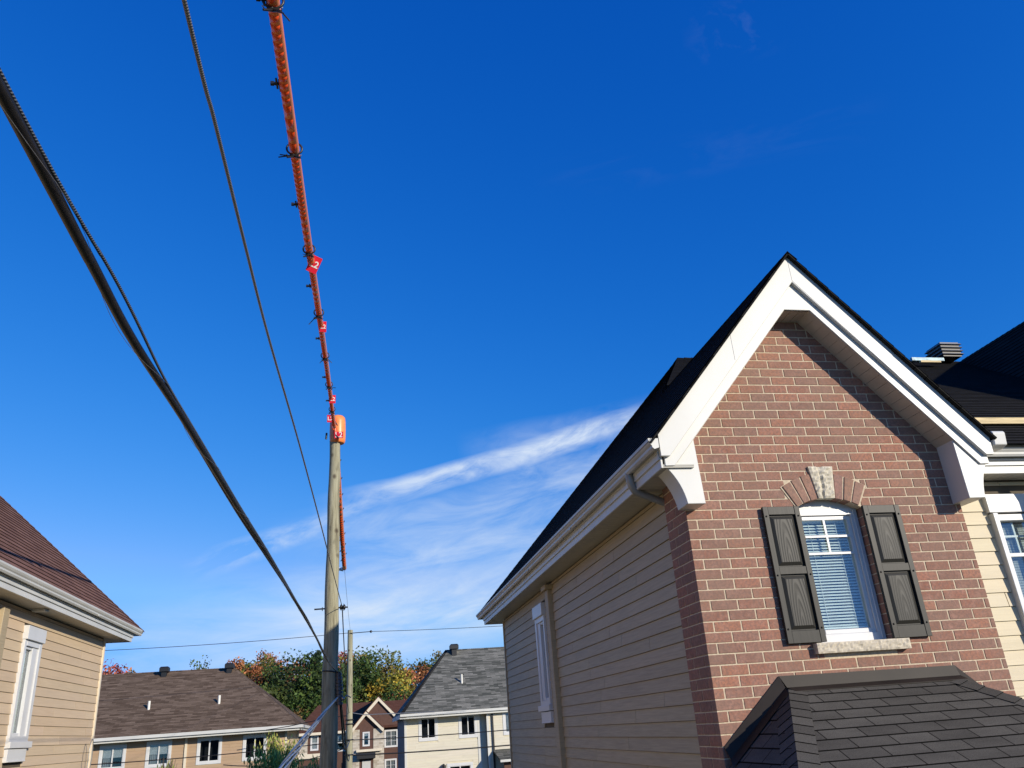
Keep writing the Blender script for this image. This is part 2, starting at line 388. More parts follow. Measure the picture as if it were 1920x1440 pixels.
def cut(u0, u1, va, vb, holes):
    segs = [(u0, u1)]
    for (a, b, c, d) in holes:
        if d <= va+1e-4 or c >= vb-1e-4: continue
        ns = []
        for s0, s1 in segs:
            if b <= s0 or a >= s1: ns.append((s0, s1)); continue
            if a > s0: ns.append((s0, a))
            if b < s1: ns.append((b, s1))
        segs = ns
    return segs
def lap_siding(fr, u0, u1, v0, v1, mat, parent, course=.135, holes=(), name='siding', rng=None, joint=(1.2, 3.6), top=None, base=0, tone=.06, prot=.014, seam=.004):
    rng = rng or random.Random(3); mb = MB(); o, U, V, Nn = fr
    P = lambda u, v, n: o+U*u+V*v+Nn*n
    k = 0; v = v0
    while v < v1-1e-4:
        va, vb = v, min(v+course, v1)
        ua, ub = (u0, u1) if top is None else top(u0, u1, (va+vb)/2)
        if ub-ua > .02:
            js = []; u = ua + rng.uniform(.3, joint[1])
            while u < ub: js.append(u); u += rng.uniform(*joint)
            for s0, s1 in cut(ua, ub, va, vb, holes):
                e = [s0]+[j for j in js if s0+.05 < j < s1-.05]+[s1]
                for i in range(len(e)-1):
                    a = e[i]+(seam*.6 if i else 0); b = e[i+1]-(seam*.6 if i < len(e)-2 else 0)
                    g = 1+rng.uniform(-tone, tone); col = (g*(1+rng.uniform(-.015, .015)), g, g*(1+rng.uniform(-.03, .02)))
                    r0 = rng.uniform(0, 50)
                    q = [P(a, va+seam, prot), P(b, va+seam, prot), P(b, vb+.002, .003), P(a, vb+.002, .003)]
                    mb.face(q, [(a+r0, va+r0), (b+r0, va+r0), (b+r0, vb+r0), (a+r0, vb+r0)], col)
                    mb.face([P(a, va+seam, 0), P(b, va+seam, 0), q[1], q[0]], col=col)
                    mb.face([P(a, va+seam, 0), q[0], q[3], P(a, vb, 0)], col=col)
                    mb.face([P(b, vb, 0), q[2], q[1], P(b, va+seam, 0)], col=col)
        v += course; k += 1
    return mb.build(name, mat, parent)
def clip_v(poly, va, vb):
    def half(p, f):
        out = []
        for i in range(len(p)):
            a, b = p[i], p[(i+1) % len(p)]; fa, fb = f(a), f(b)
            if fa >= 0: out.append(a)
            if (fa >= 0) != (fb >= 0):
                t = fa/(fa-fb); out.append((a[0]+(b[0]-a[0])*t, a[1]+(b[1]-a[1])*t))
        return out
    p = half(poly, lambda q: q[1]-va)
    return half(p, lambda q: vb-q[1]) if len(p) > 2 else []
def shingles(mb, pts, eave_dir, row=.143, th=.009, usx=0.0):
    """pts: planar polygon whose first point lies on the eave; rows run along eave_dir"""
    pts = [Vector(p) for p in pts]; o = pts[0]; U = Vector(eave_dir).normalized()
    n = Vector((0, 0, 0))
    for i in range(1, len(pts)-1): n += (pts[i]-o).cross(pts[i+1]-o)
    n.normalize()
    if n.z < 0: n = -n
    V = n.cross(U); V.normalize()
    if V.z < 0: V = -V; 
    poly = [((p-o).dot(U), (p-o).dot(V)) for p in pts]
    vmin = min(q[1] for q in poly); vmax = max(q[1] for q in poly); k = math.floor(vmin/row)
    while k*row < vmax-1e-4:
        va, vb = k*row, (k+1)*row; c = clip_v(poly, va, vb)
        if len(c) > 2:
            f = lambda q: o+U*q[0]+V*q[1]+n*(th*(1-.9*(q[1]-va)/row)+.002)
            mb.face([f(q) for q in c], [(q[0]+usx, q[1]) for q in c])
            low = sorted([q for q in c if q[1] < va+1e-3])
            if len(low) >= 2:
                a, b = low[0], low[-1]
                mb.face([o+U*a[0]+V*a[1], o+U*b[0]+V*b[1], f(b), f(a)], [(a[0]+usx, va-.001), (b[0]+usx, va-.001), (b[0]+usx, va+.0), (a[0]+usx, va+.0)])
        k += 1
    mb.face([p-n*.02 for p in pts], [(a, b) for a, b in poly])
def deck(mb, pts, th=.03):                 # slab under the shingles
    pts = [Vector(p) for p in pts]; n = (pts[1]-pts[0]).cross(pts[2]-pts[0]).normalized()
    if n.z < 0: n = -n
    lo = [p-n*th for p in pts]
    mb.face(pts); mb.face(list(reversed(lo)))
    for i in range(len(pts)): j = (i+1) % len(pts); mb.face([pts[i], lo[i], lo[j], pts[j]])
def caps(mb, a, b, half=.14, row=.15, drop=.55, lift=.012, pl=None):
    """folded cap shingles along a ridge or hip from a to b; pl: normals of the two roof planes it covers"""
    a, b = Vector(a), Vector(b); d = (b-a); L = d.length; d.normalize()
    s = d.cross(Z); s.normalize(); n = s.cross(d); n.normalize()
    if n.z < 0: n = -n
    wings = []
    for i, sg in enumerate((-1, 1)):
        if pl:
            pn = Vector(pl[i]).normalized(); wdir = pn.cross(d).normalized()
            if wdir.z > 0 and abs(wdir.z) > 1e-3: wdir = -wdir
        else: wdir = (s*sg-n*drop).normalized()
        wings.append(wdir*half)
    k = 0
    while k*row < L:
        p = a+d*(k*row); q = a+d*min((k+1)*row, L); h0 = lift+.008; h1 = lift; u = k*.333
        for i, w0 in enumerate(wings):
            A = [p+n*h0, p+n*h0*.9+w0, q+n*h1*.9+w0, q+n*h1]
            if (A[1]-A[0]).cross(A[3]-A[0]).dot(n) < 0: A = [A[3], A[2], A[1], A[0]]
            mb.face(A, [(u+.15, .07)]*4)
            mb.face([p+n*h0, p+n*h0*.9+w0, p+w0+n*(h0-.012), p+n*(h0-.012)], [(u+.15, .001)]*4)
        k += 1
def pn(p):
    p = [Vector(q) for q in p]; n = (p[1]-p[0]).cross(p[2]-p[0]).normalized(); return n if n.z > 0 else -n
def window(fr, u0, u1, v0, v1, parent, trim=.1, head=None, mull='slide', blind=None, far=True, mat='white_vinyl', name='window', depth=.05, curtain=False, tall=False, grid=None, tagl=None):
    """trimmed window; child meshes of the frame: pane, blind, curtain"""
    mb = MB(); h = head if head is not None else trim
    p = .035
    mb.fbox(fr, u0, u0+trim, v0, v1-h, .0, p); mb.fbox(fr, u1-trim, u1, v0, v1-h, .0, p)
    mb.fbox(fr, u0-.0, u1+.0, v1-h, v1, .0, p+.012); mb.fbox(fr, u0+trim, u1-trim, v0, v0+trim, .0, p-.004)
    a, b, c, d = u0+trim, u1-trim, v0+trim, v1-h
    e = .035
    mb.fbox(fr, a, a+e, c, d, -.03, .018); mb.fbox(fr, b-e, b, c, d, -.03, .018)
    mb.fbox(fr, a+e, b-e, d-e, d, -.03, .018); mb.fbox(fr, a+e, b-e, c, c+e, -.03, .018)
    if mull == 'slide': mb.fbox(fr, (a+b)/2-.03, (a+b)/2+.03, c+e, d-e, -.03, .022)
    if mull == 'hung': mb.fbox(fr, a+e, b-e, (c+d)/2-.03, (c+d)/2+.03, -.03, .022)
    if grid:
        nx, ny = grid
        for i in range(1, nx): x = a+(b-a)*i/nx; mb.fbox(fr, x-.014, x+.014, c+e, d-e, -.012, .008)
        for j in range(1, ny): y = c+(d-c)*j/ny; mb.fbox(fr, a+e, b-e, y-.014, y+.014, -.012, .0085)
    wf = mb.build(name, mat, parent)
    if tagl: wf['label'] = tagl
    g = MB(); g.fbox(fr, a+e, b-e, c+e, d-e, -.02, -.014); g.build('pane', 'glass_far' if far else 'glass', wf)
    r = MB(); r.fbox(fr, a, b, c, d, -.45, -.44); r.fbox(fr, a-.001, a, c, d, -.45, -.03); r.fbox(fr, b, b+.001, c, d, -.45, -.03)
    r.fbox(fr, a, b, d, d+.001, -.45, -.03); r.fbox(fr, a, b, c-.001, c, -.45, -.03); r.build('room_lining', 'room_dark', wf)
    if blind:
        bl = MB(); y = d-e; lo = d-e-(d-c)*blind
        while y > lo:
            bl.fbox(fr, a+e, b-e, y-.022, y-.002, -.06, -.052); y -= .024
        bl.build('blind', 'blind_white', wf)
    if curtain:
        cu = MB(); n_ = 9; W = (b-a)*(.42 if curtain == 'half' else .9)
        for i in range(n_):
            x0 = a+e+W*i/n_; x1 = a+e+W*(i+1)/n_; z0 = -.10+.03*(i % 2); z1 = -.10+.03*((i+1) % 2)
            o, U, V, Nn = fr; cu.face([o+U*x0+V*c+Nn*z0, o+U*x1+V*c+Nn*z1, o+U*x1+V*d+Nn*z1, o+U*x0+V*d+Nn*z0])
        cu.build('curtain', 'curtain', wf)
    return wf

# ------------------------------------------------------------------ ground (lies below the frame)
def ground():
    mb = MB(); n = 24; S = 420
    def gz(x, y):
        if y < 22: return -4.0
        return -4.0-1.5*min(1, (y-22)/25)
    ys = [-200, -40, -10, 10, 22, 30, 38, 47, 60, 80, 110, 160, 260, 600, 1500]; xs = [-1500, -400, -120, -60, -30, -12, 12, 30, 60, 120, 400, 1500]
    for i in range(len(xs)-1):
        for j in range(len(ys)-1):
            q = [(xs[i], ys[j]), (xs[i+1], ys[j]), (xs[i+1], ys[j+1]), (xs[i], ys[j+1])]
            mb.face([(x, y, gz(x, y)) for x, y in q])
    tag(mb.build('ground', 'grass_mat'), kind='structure')
    r = MB(); r.box(-60, 60, -2.5, 3.0, -4.006, -3.99); tag(r.build('road', 'asphalt'), kind='structure')
    r = MB(); r.box(-60, 60, 3.0, 3.15, -4.0, -3.87); r.box(-60, 60, -2.65, -2.5, -4.0, -3.87); tag(r.build('kerb', 'concrete'), kind='structure')
    r = MB(); r.box(1.0, 8.6, 3.15, 6.6, -4.0, -3.985); r.box(-9.2, -4.9, 3.15, 11.6, -4.0, -3.985); tag(r.build('path', 'concrete'), kind='structure')  # unseen paving, enlarged to bounce warm light into the shaded front
ground()

# ------------------------------------------------------------------ the near brick-gabled house
XS, YF = 2.913, 6.75
SL = 1.15
def twin_house(mirror, root, sidecol, roofmat):
    """side wall, eave, gutter, side window and roof shared by the two facing houses; mirror flips X about -0.8785"""
    mx = (lambda x: -1.757-x) if mirror else (lambda x: x)
    sg = -1 if mirror else 1
    def B(mb, x0, x1, *a, **k):
        xa, xb = sorted((mx(x0), mx(x1))); mb.box(xa, xb, *a, **k)
    if mirror: fr = (Vector((mx(XS+.035), 0, 0)), Yv, Z, X)
    else: fr = (Vector((XS+.035, 0, 0)), Yv, Z, -X)
    # siding with the narrow side window cut out
    W0, W1, V0, V1 = 12.93, 13.62, .26, 1.79
    hole = [(W0-.0, W1+.0, -.01, V1), ]
    u0, u1 = (7.24, 16.86) if not mirror else (2.0, 16.90)
    core = MB(); B(core, XS+.04, XS+.30, u0, W0+.02, -4.0, 2.05); B(core, XS+.04, XS+.30, W1-.02, 16.83, -4, 2.05)
    B(core, XS+.04, XS+.30, W0+.02, W1-.02, -4, .34); B(core, XS+.04, XS+.30, W0+.02, W1-.02, 1.55, 2.05)
    B(core, XS+.30, 14, 16.7, 16.83, -4, 2.05)
    core.build('wall_core', 'seam_dark', root)
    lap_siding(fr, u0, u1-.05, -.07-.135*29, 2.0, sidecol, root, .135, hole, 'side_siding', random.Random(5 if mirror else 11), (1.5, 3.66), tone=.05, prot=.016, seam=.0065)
    cb = MB(); B(cb, XS+.0, XS+.10, 16.81, 16.87, -4, 1.98); B(cb, XS+.10, XS+.16, 16.83, 16.87, -4, 1.98)
    cb.build('corner_trim', sidecol if not mirror else 'cream_trim', root)
    # narrow window
    mb = MB(); n1 = .05
    yk = lambda: None
    mb.fbox(fr, W0, W0+.075, V0+.07, 1.60, -.02, n1); mb.fbox(fr, W1-.30, W1-.20, V0+.07, 1.60, -.02, n1) if False else mb.fbox(fr, W1-.10, W1, V0+.07, 1.60, -.02, n1)
    mb.fbox(fr, W0, W1, V0, V0+.07, -.02, n1); mb.fbox(fr, W0+.10, W1-.10, 1.52, 1.60, -.02, n1-.003)
    mb.fbox(fr, W1-.30, W1-.10, V0+.07, 1.52, -.02, .03) 
    mb.fbox(fr, W0+.075, W0+.10, V0+.07, 1.52, -.04, .012); mb.fbox(fr, W0+.10, W1-.30, V0+.07, V0+.11, -.04, .02); mb.fbox(fr, W0+.10, W1-.30, 1.48, 1.52, -.04, .02)
    mb.fbox(fr, W0-.01, W1+.01, 1.60, V1, -.0, n1+.03)
    wf = mb.build('side_window', 'white_vinyl', root, .004)
    s = MB(); s.fbox(fr, W0-.01, W1+.12, .175, V0, 0, .075); s.fbox(fr, W0+.0, W1-.01, .0, .165, 0, .055); s.fbox(fr, W0+.02, W1-.03, -.0, .02, .055, .065)
    s.build('window_sill', 'white_vinyl', wf, .004)
    g = MB(); g.fbox(fr, W0+.10, W1-.30, V0+.11, 1.48, -.02, -.014); g.build('pane', 'glass', wf)
    r = MB(); r.fbox(fr, W0+.1, W1-.1, V0, 1.6, -.30, -.29); r.build('room_lining', 'room_dark', wf)
    cu = MB()
    for i in range(7):
        cs, cw = (W1-.345, .0075) if mirror else (W1-.34, .007)
        a, b = cs+cw*i, cs+cw*(i+1); o, U, V, Nn = fr
        z0, z1 = (-.08, -.055) if i % 2 else (-.055, -.08)
        cu.face([o+U*a+V*.3+Nn*z0, o+U*b+V*.3+Nn*z1, o+U*b+V*1.5+Nn*z1, o+U*a+V*1.5+Nn*z0])
    cu.build('curtain', 'curtain' if not mirror else 'blind_white', wf)
    # soffit of grooved panels, fascia, gutter
    y0, y1 = (6.50, 17.56) if not mirror else (1.2, 17.56)
    sf = MB(); y = y0
    while y < y1-.01:
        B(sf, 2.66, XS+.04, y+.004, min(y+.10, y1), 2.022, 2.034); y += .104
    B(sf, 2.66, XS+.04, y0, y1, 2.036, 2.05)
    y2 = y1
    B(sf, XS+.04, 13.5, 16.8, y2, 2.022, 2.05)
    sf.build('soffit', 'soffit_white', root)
    fa = MB(); B(fa, 2.640, 2.66, y0, y1, 2.018, 2.145); B(fa, 2.622, 2.640, y0, y1, 2.095, 2.20); B(fa, 2.615, 2.622, y0, y1, 2.150, 2.165)
    B(fa, 2.640, 13.5, y1, y1+.02, 2.018, 2.145); B(fa, 2.622, 13.5, y1+.02, y1+.04, 2.095, 2.20)
    B(fa, 2.622, 2.64, y1, y1+.04, 2.095, 2.20)
    fa.build('fascia', 'white_aluminium', root, .003)
    # gutter: K-profile swept along Y
    gy0, gy1 = (6.42, 17.93) if not mirror else (1.0, 17.93)
    prof = [(2.621, 2.275), (2.621, 2.18), (2.565, 2.165), (2.550, 2.185), (2.548, 2.205), (2.533, 2.222), (2.520, 2.245), (2.518, 2.268), (2.530, 2.270), (2.531, 2.258), (2.536, 2.246), (2.560, 2.206), (2.568, 2.180), (2.612, 2.192), (2.612, 2.275)]
    gm = MB(); segs = [gy0, (gy0+gy1)/2-.6, gy1]
    for i in range(len(prof)-1):
        a, b = prof[i], prof[i+1]
        q = [(mx(a[0]), gy0, a[1]), (mx(b[0]), gy0, b[1]), (mx(b[0]), gy1, b[1]), (mx(a[0]), gy1, a[1])]
        gm.face(q if mirror else q[::-1])
    for yy in ((gy0+gy1)/2, gy0+3.05, gy1-3.0):
        B(gm, 2.546, 2.552, yy, yy+.05, 2.168, 2.2)
    # return along the back eave
    for i in range(len(prof)-1):
        a, b = prof[i], prof[i+1]; ya = lambda p: gy1-.30+(p[0]-2.52)*-1+.30
        gm.face([(mx(a[0]), ya(a), a[1]), (mx(b[0]), ya(b), b[1]), (mx(14), ya(b), b[1]), (mx(14), ya(a), a[1])])
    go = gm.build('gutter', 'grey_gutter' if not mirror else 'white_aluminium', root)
    ec = MB(); e = [(mx(x), gy0, z) for x, z in ((2.615, 2.27), (2.615, 2.185), (2.57, 2.17), (2.552, 2.188), (2.549, 2.205), (2.535, 2.22), (2.522, 2.245), (2.52, 2.27))]
    ec.face(e if not mirror else e[::-1]); ec.face([(p[0], p[1]+.004, p[2]) for p in (e[::-1] if not mirror else e)])
    for i in range(8): j = (i+1) % 8; ec.face([e[i], e[j], (e[j][0], e[j][1]+.004, e[j][2]), (e[i][0], e[i][1]+.004, e[i][2])])
    ec.build('end_cap', 'white_aluminium', go)
    # downspout down the side wall
    d = MB(); dy = 12.36 if not mirror else 11.95
    fd = (fr[0], fr[1], fr[2], fr[3])
    d.fbox(fd, dy, dy+.20, -4.0, 1.90, .0, .085); d.fbox(fd, dy-.05, dy+.25, 1.90, 1.97, .0, .13) if not mirror else None
    d.build('service_duct', 'siding_shade_tone', root, .008)
    return fr, mx, B

hs = empty('brick_house', (4.335, 6.75, -4.0), 'house with red brick gable front, white rakes, grey shutters and black shingle roof', 'house')
fr_side, _, _B = twin_house(False, hs, 'siding_shade_tone', 'shingle_dark')

# bricks
CRS, ZB, PITCH = .0893, -.185, .2545
def brickcol(r):
    t = r.random()
    base = ((.335, .135, .082), (.30, .125, .078), (.26, .125, .084), (.355, .148, .086), (.285, .142, .098))[min(4, int(t*5))]
    g = r.uniform(.88, 1.12); return tuple(c*g for c in base)
def roofz(x): return 4.26-SL*abs(x-4.31)
OPX0, OPX1, OPZ0, OPZ1 = 3.985, 4.692, .40, 1.70
br = MB(); rb = random.Random(21)
def brick(x0, x1, y0, y1, z0, z1):
    if x1-x0 < .012 or y1-y0 < .012: return
    j = rb.uniform(-.0012, .0012); k = rb.uniform(-.0012, .0012)
    br.box(x0, x1, y0+j if y0 < 6.8 else y0, y1, z0+k, z1+k*.5, brickcol(rb))
row = -43
while True:
    z0 = ZB+row*CRS+.0048; z1 = z0+CRS-.0096
    if z0 > 4.1: break
    header = row % 2 != 0
    if header: xs = XS+.090
    else: xs = XS+PITCH-.012
    edges = [XS, xs]
    while edges[-1] < 5.758: edges.append(edges[-1]+PITCH)
    for i in range(len(edges)-1):
        a = edges[i]+(0 if i == 0 else .012); b = min(edges[i+1], 5.758)
        if b-a < .03: continue
        # keep under the roof
        lim = (4.26-z1)/SL-.06
        a2, b2 = max(a, 4.31-lim), min(b, 4.31+lim)
        if b2-a2 < .03: continue
        parts = [(a2, b2)]
        if z1 > OPZ0 and z0 < OPZ1: parts = cut(a2, b2, z0, z1, [(OPX0, OPX1, OPZ0, OPZ1)])
        # cut for the arch
        zc = (z0+z1)/2; np_ = []
        for s0, s1 in parts:
            dz = zc-1.135
            if dz > .45 and dz < .90:
                hw = math.sqrt(max(0, .875**2-dz*dz)); hw = min(hw, (dz/ math.cos(rad(30)))*math.sin(rad(30))+.0) if dz > 0 else 0
                np_ += cut(s0, s1, 0, 1, [(4.335-hw, 4.335+hw, 0, 1)])
            else: np_.append((s0, s1))
        for s0, s1 in np_:
            if OPZ0 < zc < OPZ1 and OPX1 < s0 < OPX1+.05: s0 = OPX1
            if OPZ0 < zc < OPZ1 and OPX0-.05 < s1 < OPX0: s1 = OPX0
            d = YF+.085 if i == 0 else YF+.06
            if i == 0: 
                dd = PITCH-.012 if header else .088
                brick(s0, s1, YF, YF+dd, z0, z1)
            else: brick(s0, s1, YF, YF+(.118 if (abs(s0-OPX1) < .01 or abs(s1-OPX0) < .01) else .06), z0, z1)
    # side return
    if z1 < 2.05:
        y = YF+(PITCH if header else .0975)
        while y < 7.24:
            brick(XS, XS+.09, y, min(y+PITCH-.012, 7.24), z0, z1); y += PITCH
    row += 1
br.build('brick_wall', 'brick', hs, .0035)
mo = MB()
mo.box(XS+.0045, OPX0-.004, YF+.0045, YF+.12, -4, OPZ1); mo.box(OPX1+.004, 5.752, YF+.0045, YF+.12, -4, OPZ1); mo.box(OPX0-.004, OPX1+.004, YF+.0045, YF+.12, -4, OPZ0)
mo.box(XS+.0045, XS+.12, YF+.12, 7.236, -4, 2.03)
# gable backing with the arch left open (stepped prism)
frf = (Vector((0, YF+.12, 0)), X, Z, -Yv)
arcp = [(4.335+.66*math.sin(rad(a)), 1.125+.66*math.cos(rad(a))) for a in range(-32, 33, 4)]
arcp = [(max(OPX0, min(OPX1, x)), z) for x, z in arcp]
mo.prism(frf, [(XS+.0045, OPZ1), (OPX0, OPZ1)]+[(OPX0, arcp[0][1])]+arcp[:9]+[(4.335, 4.19), (4.31, 4.19), (XS+.0045, 2.55)], 0, .1155)
mo.prism(frf, arcp[8:]+[(OPX1, arcp[-1][1]), (OPX1, OPZ1), (5.752, OPZ1), (5.752, 2.53), (4.335, 4.19)], 0, .1155)
mo.build('mortar_joints', 'mortar', hs)
# arch of soldier bricks with a rough keystone
def ringq(a0, a1, r0, r1, cx=4.335, cz=1.135):
    return [(cx+r*math.sin(rad(a)), cz+r*math.cos(rad(a))) for a, r in ((a1, r0), (a1, r1), (a0, r1), (a0, r0))]
frw = (Vector((0, YF, 0)), X, Z, -Yv)
ra = random.Random(4); vous = []
for sgn in (-1, 1):
    for i in range(3):
        a0 = 8.3+7.4*i; a1 = a0+6.3; q = ringq(a0, a1, .640+.004*i, .885-.006*i)
        if sgn < 0: q = [(8.67-x, z) for x, z in reversed(q)]
        am = MB(); am.prism(frw, q[::-1], -.11, .014+ra.uniform(-.002, .002), tuple(c*ra.uniform(.9, 1.1) for c in (.36, .175, .12))); vous.append(am)
ma = MB()
for sgn in (-1, 1):
    q = ringq(7.4, 30.6, .648, .876)
    pts = [(4.335+.646*math.sin(rad(a)), 1.135+.646*math.cos(rad(a))) for a in (30.6, 22, 15, 7.4)]+[(4.335+.878*math.sin(rad(a)), 1.135+.878*math.cos(rad(a))) for a in (7.4, 15, 22, 30.6)]
    if sgn < 0: pts = [(8.67-x, z) for x, z in reversed(pts)]
    ma.prism(frw, pts[::-1], -.10, .004)
arch = ma.build('window_arch', 'mortar', hs)
for am in vous: am.build('arch_brick', 'brick', arch, .004)
ks = MB(); kp = [(4.252, 1.772), (4.418, 1.772), (4.462, 2.082), (4.208, 2.085)]
nu, nv = 10, 16; rk = random.Random(9); G = {}
for i in range(nu+1):
    for j in range(nv+1):
        u, v = i/nu, j/nv
        l = Vector(kp[0]).lerp(Vector(kp[3]), v); r = Vector(kp[1]).lerp(Vector(kp[2]), v); p = l.lerp(r, u)
        d = .030+(rk.uniform(-.007, .009) if 0 < i < nu and 0 < j < nv else -.008)
        if abs(u-.28-.18*v) < .07: d -= .016
        G[i, j] = Vector((p.x, YF-d, p.y))
for i in range(nu):
    for j in range(nv): ks.face([G[i, j], G[i+1, j], G[i+1, j+1], G[i, j+1]], smooth=False)
bd = [G[i, 0] for i in range(nu+1)]+[G[nu, j] for j in range(1, nv+1)]+[G[i, nv] for i in range(nu-1, -1, -1)]+[G[0, j] for j in range(nv-1, 0, -1)]
for i in range(len(bd)):
    a, b = bd[i], bd[(i+1) % len(bd)]; ks.face([a, Vector((a.x, YF+.05, a.z)), Vector((b.x, YF+.05, b.z)), b])
ks.build('keystone', 'stone_pale', arch)
# stone sill
sm = MB(); nu, nv = 46, 6; G = {}; rk = random.Random(10)
for i in range(nu+1):
    for j in range(nv+1):
        G[i, j] = Vector((3.895+.90*i/nu, YF-.072-(rk.uniform(-.005, .006) if 0 < i < nu and 0 < j < nv else -.004), .392+.088*j/nv))
for i in range(nu):
    for j in range(nv): sm.face([G[i, j], G[i+1, j], G[i+1, j+1], G[i, j+1]])
sm.box(3.895, 4.795, YF-.066, YF+.12, .392, .480)
sill = sm.build('sill', 'stone_rough', hs)
# front window
wn = MB(); fy = YF+.095
frg = (Vector((0, fy, 0)), X, Z, -Yv)
wn.fbox(frg, 4.00, 4.06, .485, 1.70, -.08, 0); wn.fbox(frg, 4.615, 4.686, .485, 1.70, -.08, 0)
wn.fbox(frg, 4.06, 4.615, .485, .56, -.08, 0); wn.fbox(frg, 4.06, 4.615, 1.635, 1.70, -.08, 0)
wn.fbox(frg, 4.06, 4.11, .56, 1.635, -.08, -.022); wn.fbox(frg, 4.575, 4.615, .56, 1.635, -.08, -.022)
wn.fbox(frg, 4.11, 4.575, .56, .60, -.08, -.020); wn.fbox(frg, 4.11, 4.575, 1.595, 1.635, -.08, -.020)
wn.fbox(frg, 4.640, 4.652, .50, 1.69, 0, .010)
fwin = wn.build('front_window', 'white_vinyl', hs, .004)
tp = MB(); ap = [(x, min(z, 1.78)) for x, z in [(4.335+.648*math.sin(rad(a)), 1.135+.648*math.cos(rad(a))) for a in range(-30, 31, 5)]]
tp.prism(frg, [(4.005, 1.70), (4.685, 1.70)]+[(min(4.685, max(4.005, x)), max(z, 1.701)) for x, z in reversed(ap)], -.06, -.002); tp.build('arched_head_panel', 'white_aluminium', fwin)
gm = MB(); gy = -.020
gm.fbox(frg, 4.322, 4.342, 1.28, 1.595, gy-.008, gy); gm.fbox(frg, 4.11, 4.575, 1.430, 1.450, gy-.0075, gy+.0006); gm.fbox(frg, 4.11, 4.575, 1.270, 1.290, gy-.0075, gy+.0006)
gm.build('muntin', 'white_vinyl', fwin)
pg = MB(); pg.fbox(frg, 4.105, 4.58, .60, 1.60, -.040, -.034); pg.build('pane', 'glass', fwin)
bl = MB(); zz = 1.585
while zz > .63:
    a = Vector((4.10, fy+.085, zz)); b = Vector((4.60, fy+.085, zz+.001))
    bl.face([a+Vector((0, -.004, -.010)), b+Vector((0, -.004, -.010)), b+Vector((0, .012, .007)), a+Vector((0, .012, .007))]); zz -= .027
bl.box(4.10, 4.60, fy+.08, fy+.115, 1.585, 1.62); bl.box(4.10, 4.60, fy+.085, fy+.105, .61, .625)
for xx in (4.2, 4.48): bl.box(xx, xx+.003, fy+.082, fy+.084, .62, 1.6)
bl.build('venetian_blind', 'blind_white', fwin)
rm = MB(); rm.box(4.0, 4.69, fy+.32, fy+.33, .4, 1.8); rm.box(3.995, 4.0, fy+.09, fy+.33, .4, 1.8); rm.box(4.69, 4.695, fy+.09, fy+.33, .4, 1.8); rm.build('room_lining', 'room_dark', fwin)
# shutters
def shutter(x0, x1, z0, z1):
    f = (Vector((x0, YF-.012, z0)), X, Z, -Yv); W, Hh = x1-x0, z1-z0; m = MB()
    st, t = .052, .034
    m.fbox(f, 0, st, 0, Hh, 0, t); m.fbox(f, W-st, W, 0, Hh, 0, t)
    m.fbox(f, st, W-st, 0, .105, 0, t-.004); m.fbox(f, st, W-st, Hh-.075, Hh, 0, t-.004)
    mid = Hh-.075-.475; m.fbox(f, st, W-st, mid-.068, mid, 0, t-.004)
    m.fbox(f, st, W-st, .105, Hh-.075, 0, .008)
    for zz_ in (.12, mid-.075, Hh-.09):
        for xx in (st*.45, W-st*.45): m.ball(f[0]+X*xx+Z*zz_-Yv*(t+.002), .009)
    s = m.build('shutter', 'shutter_frame', hs, .0035)
    for (a, b) in ((.105, mid-.068), (mid, Hh-.075)):
        p = MB(); o = f[0]; g = .012; bv = .03
        A = [(st+g, a+g), (W-st-g, a+g), (W-st-g, b-g), (st+g, b-g)]; Bq = [(st+g+bv, a+g+bv), (W-st-g-bv, a+g+bv), (W-st-g-bv, b-g-bv), (st+g+bv, b-g-bv)]
        P3 = lambda q, n: o+X*q[0]+Z*q[1]-Yv*n
        uvc = ((A[0][0]+A[1][0])/2, a+(b-a)*.12)
        p.face([P3(q, .024) for q in Bq], [(q[0]-uvc[0], q[1]-uvc[1]) for q in Bq])
        for i in range(4): j = (i+1) % 4; p.face([P3(A[i], .010), P3(A[j], .010), P3(Bq[j], .024), P3(Bq[i], .024)], [(9, 9)]*4)
        p.build('raised_panel', 'shutter', s)
    return s
shutter(3.645, 4.012, .488, 1.696); shutter(4.668, 5.048, .486, 1.690)

# rakes: upper board, lower board, brackets, soffit
APX, APZ = 4.31, 4.26
ub = MB(); fu = (Vector((0, 6.49, 0)), X, Z, -Yv)
L_ = [(2.63, APZ-SL*(APX-2.63)), (2.633, 2.115), (2.72, 2.115), (APX, 3.955), (APX, APZ)]
R__ = [(8.62+.055-x, z) for x, z in L_]
R__ = [(6.037, 2.275), (6.032, 2.100), (5.945, 2.100), (APX, 3.955), (APX, APZ)]
ub.prism(fu, L_, 0, .04); ub.prism(fu, R__[::-1], 0, .04)
uo = ub.build('upper_rake_board', 'white_aluminium', hs, .004)
def lapsheet(x0, x1, sgn, za, zb):
    m = MB(); f = lambda x, z: z-SL*abs(x-4.31)
    q = [(x0, f(x0, zb)), (x1, f(x1, zb)), (x1, f(x1, za)), (x0, f(x0, za))]
    m.prism((Vector((0, 6.449, 0)), X, Z, -Yv), q, 0, .0016); m.build('clad_lap', 'white_aluminium', uo)
lapsheet(3.52, 4.305, -1, 4.257, 3.975); lapsheet(4.315, 5.22, 1, 4.257, 3.975)

